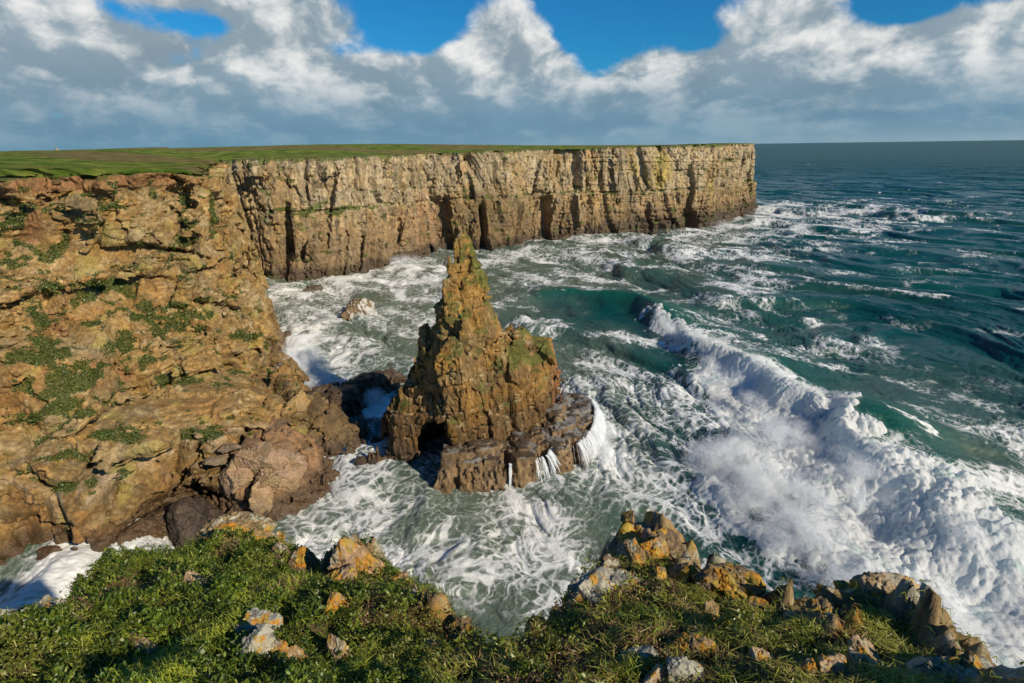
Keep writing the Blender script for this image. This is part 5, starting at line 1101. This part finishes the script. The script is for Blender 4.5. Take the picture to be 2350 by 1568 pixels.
def near_rocks():
    jobs = []
    for i, f_ in enumerate(FR):
        (px, py, wp, hp, rot, sink, orr, whi, kd, lab) = f_
        kk = 1.08 if i >= 26 else .95; wp = wp*.95*kk; hp = hp*.85*kk; c = onplane(px, py+hp*.5); dist = np.linalg.norm(c-np.array([0, 0, EYE])); wm = wp*dist/FPX*1.12; hm = hp*dist/FPX*1.0
        dep = max(wm*.7, hm*.55); hgt = max(hm*(.85 if i >= 26 else 1.15), wm*.4)
        jobs.append((600+i*3, (wm, dep, hgt*1.3), 0, 5 if wm < .5 else 6, 9, .07, .85, (.15*math.sin(i*2.1), .1*math.cos(i*1.3))))
    shapes = list(OUTER.map(lambda a: angular(*a), jobs))
    for i, (px, py, wp, hp, rot, sink, orr, whi, kd, lab) in enumerate(FR):
        kk = 1.08 if i >= 26 else .95; wp = wp*.95*kk; hp = hp*.85*kk; c = onplane(px, py+hp*.5); dist = np.linalg.norm(c-np.array([0, 0, EYE])); wm = wp*dist/FPX*1.12; hm = hp*dist/FPX*1.0
        dep = max(wm*.7, hm*.55); hgt = max(hm*(.85 if i >= 26 else 1.15), wm*.4)
        P, Fc, q, h1, h2 = shapes[i]
        a = (rot-.7)*.6; P = np.stack([P[:, 0]*math.cos(a)-P[:, 2]*math.sin(a)*.35, P[:, 1], P[:, 2]+P[:, 0]*math.sin(a)*.35], 1)
        zt = terr(np.array([c[0]]), np.array([c[1]]))[0][0]; zt = max(zt, c[2]-.25)
        C = lichen_cols(q, h1, h2, FBASE[kd], orr*.95, whi*.85, 800+i)
        o = mesh_from('lichened_rock' if orr > .3 else 'rock', P, None, M_NEAR, np.clip(C, .01, .85), {'wet': np.zeros(len(P))}, tris=Fc); o.location = (c[0], c[1], zt+hgt*(.06 if i >= 26 else .12)-sink*.6)
        tag(o, lab, 'rock', 'rocks in the clifftop grass'); RK.append((c[0], c[1], wm*.42))
near_rocks()

def grass():
    rg = np.random.default_rng(12); n = 800000
    x = rg.uniform(-7.5, 7.0, n).astype(np.float32); y = rg.uniform(.9, 7.6, n).astype(np.float32)
    z, sdv = terr(x, y); k = (sdv > -.22) & (rg.random(n) > rockmask(x, y, sdv)*.97)
    q = np.stack([x, y, z], 1)-np.array([0, 0, EYE]); dpt = q@_f; px = 1175+FPX*(q@_r)/dpt; py = 784-FPX*(q@_q)/dpt
    k &= (px > -180) & (px < 2500) & (py < 1700) & (dpt > .5)
    for (rx, ry, rr) in RK: k &= ~(((x-rx)**2+((y-ry)/.8)**2) < (rr*.75)**2)
    x, y, z, sdv, px, py = [a[k] for a in (x, y, z, sdv, px, py)]; n = len(x)
    P = np.stack([x, y, x*0], 1); na = fbm(P*.8, 4, 171); nb = fbm(P*2.4, 4, 172); nc = fbm(P*.5+4, 3, 173)
    X = x/np.maximum(y, .5)                                            # bearing across the slope: lush on the left, drier to the right
    dry = sst(nb*.9+na*.8+.40*sst(X, -.35, .25), .1, .45)
    heath = sst(nc*1.3+nb*.9+.55*np.exp(-((X+.02)/.18)**2)+.12*(X > .1)+.06, .22, .42)
    tuft = sst(fbm(P*1.7, 3, 174)+.42*sst(X, .1, .4), .05, .25)
    r = rg.random(n); kind = np.zeros(n, int); kind[r < .22] = 1; kind[(r < .15+tuft*.85)] = 1; kind[rg.random(n) < heath*.75] = 2
    thin = rg.random(n) < np.where(kind == 2, .75, .95); x, y, z, sdv, kind, dry, na, nb, X = [a[thin] for a in (x, y, z, sdv, kind, dry, na, nb, X)]; n = len(x)
    P = np.stack([x, y, z], 1).astype(float); up = np.tile(np.array([0, -.3, 1.0]), (n, 1)); clump = .6+.8*sst(fbm((P*np.array([4.5, 4.5, 0])).astype(np.float32), 3, 175), -.3, .35)
    P[:, 2] += .01
    for kd, nm, lab, cat in ((0, 'leafy_plants', 'lush green leafy plants carpeting the clifftop', 'plants'), (1, 'grass', 'tufts of long clifftop grass bending in the wind', 'grass'), (2, 'dry_heath', 'brown dry stalks and dead grass between the greenery', 'dry grass')):
        m = kind == kd; k_ = int(m.sum()); c1 = rg.random((k_, 1)); br = rg.uniform(.6, 1.35, (k_, 1))*(.8+.6*sst(nb[m], -.3, .4))[:, None]
        if kd == 0:
            L = rg.uniform(.015, .038, k_)*clump[m]*1.1; W = L*rg.uniform(.3, .5, k_)
            C = lerp(np.array([.030, .080, .008]), np.array([.17, .22, .02]), c1)*br; C = lerp(C, np.array([.22, .22, .035]), (dry[m]*.6)[:, None])
            o = leaves(nm, P[m]+np.array([0, 0, 1])*(rg.uniform(0, .06, k_)*clump[m]+.12*sst(nb[m]+.5*na[m], -.05, .3))[:, None], up[m], L, W, C, .7, seed=21, bend=.3)
        elif kd == 1:
            L = rg.uniform(.06, .15, k_)*clump[m]; W = rg.uniform(.0035, .008, k_)
            C = lerp(np.array([.14, .22, .02]), np.array([.40, .42, .05]), c1)*br; C = lerp(C, np.array([.44, .33, .12]), (dry[m]*.5*(rg.random(k_) < .6))[:, None])
            o = leaves(nm, P[m], up[m]+np.array([-.45, .1, 0]), L, W, C, 1.3, seed=22, bend=.9)
        else:
            L = rg.uniform(.03, .11, k_)*clump[m]; W = rg.uniform(.003, .009, k_)
            C = lerp(np.array([.16, .085, .04]), np.array([.36, .24, .12]), c1)*br
            o = leaves(nm, P[m], up[m], L, W, C, .5, seed=23, bend=.5)
        tag(o, lab, cat, kind='stuff')
grass()

def outcrops():
    for i, (px, py, wp, hm, lab) in enumerate([(134, 356, 18, 2.6, 'pale limestone outcrop at the left end of the plateau skyline'), (158, 356, 16, 1.5, 'low pale outcrop on the skyline, just right of the tallest one'), (186, 353, 22, 1.3, 'flat grey outcrop on the skyline between two small ones'), (222, 351, 16, 1.0, 'rightmost small outcrop in the row on the plateau skyline')]):
        c = aty(px, py, 330); wm = wp*335/FPX; P, Fc, q, h1, h2 = angular(900+i, (wm, wm*.7, hm*2), i, 4, 11); C = np.array([.40, .36, .26])*(.7+.6*hf(h2, 3))[:, None]
        o = mesh_from('outcrop', P, None, M_FAR, C, {'wet': np.zeros(len(P))}, tris=Fc); o.location = tuple(c); tag(o, lab, 'rock', 'outcrops on the plateau skyline')
outcrops()
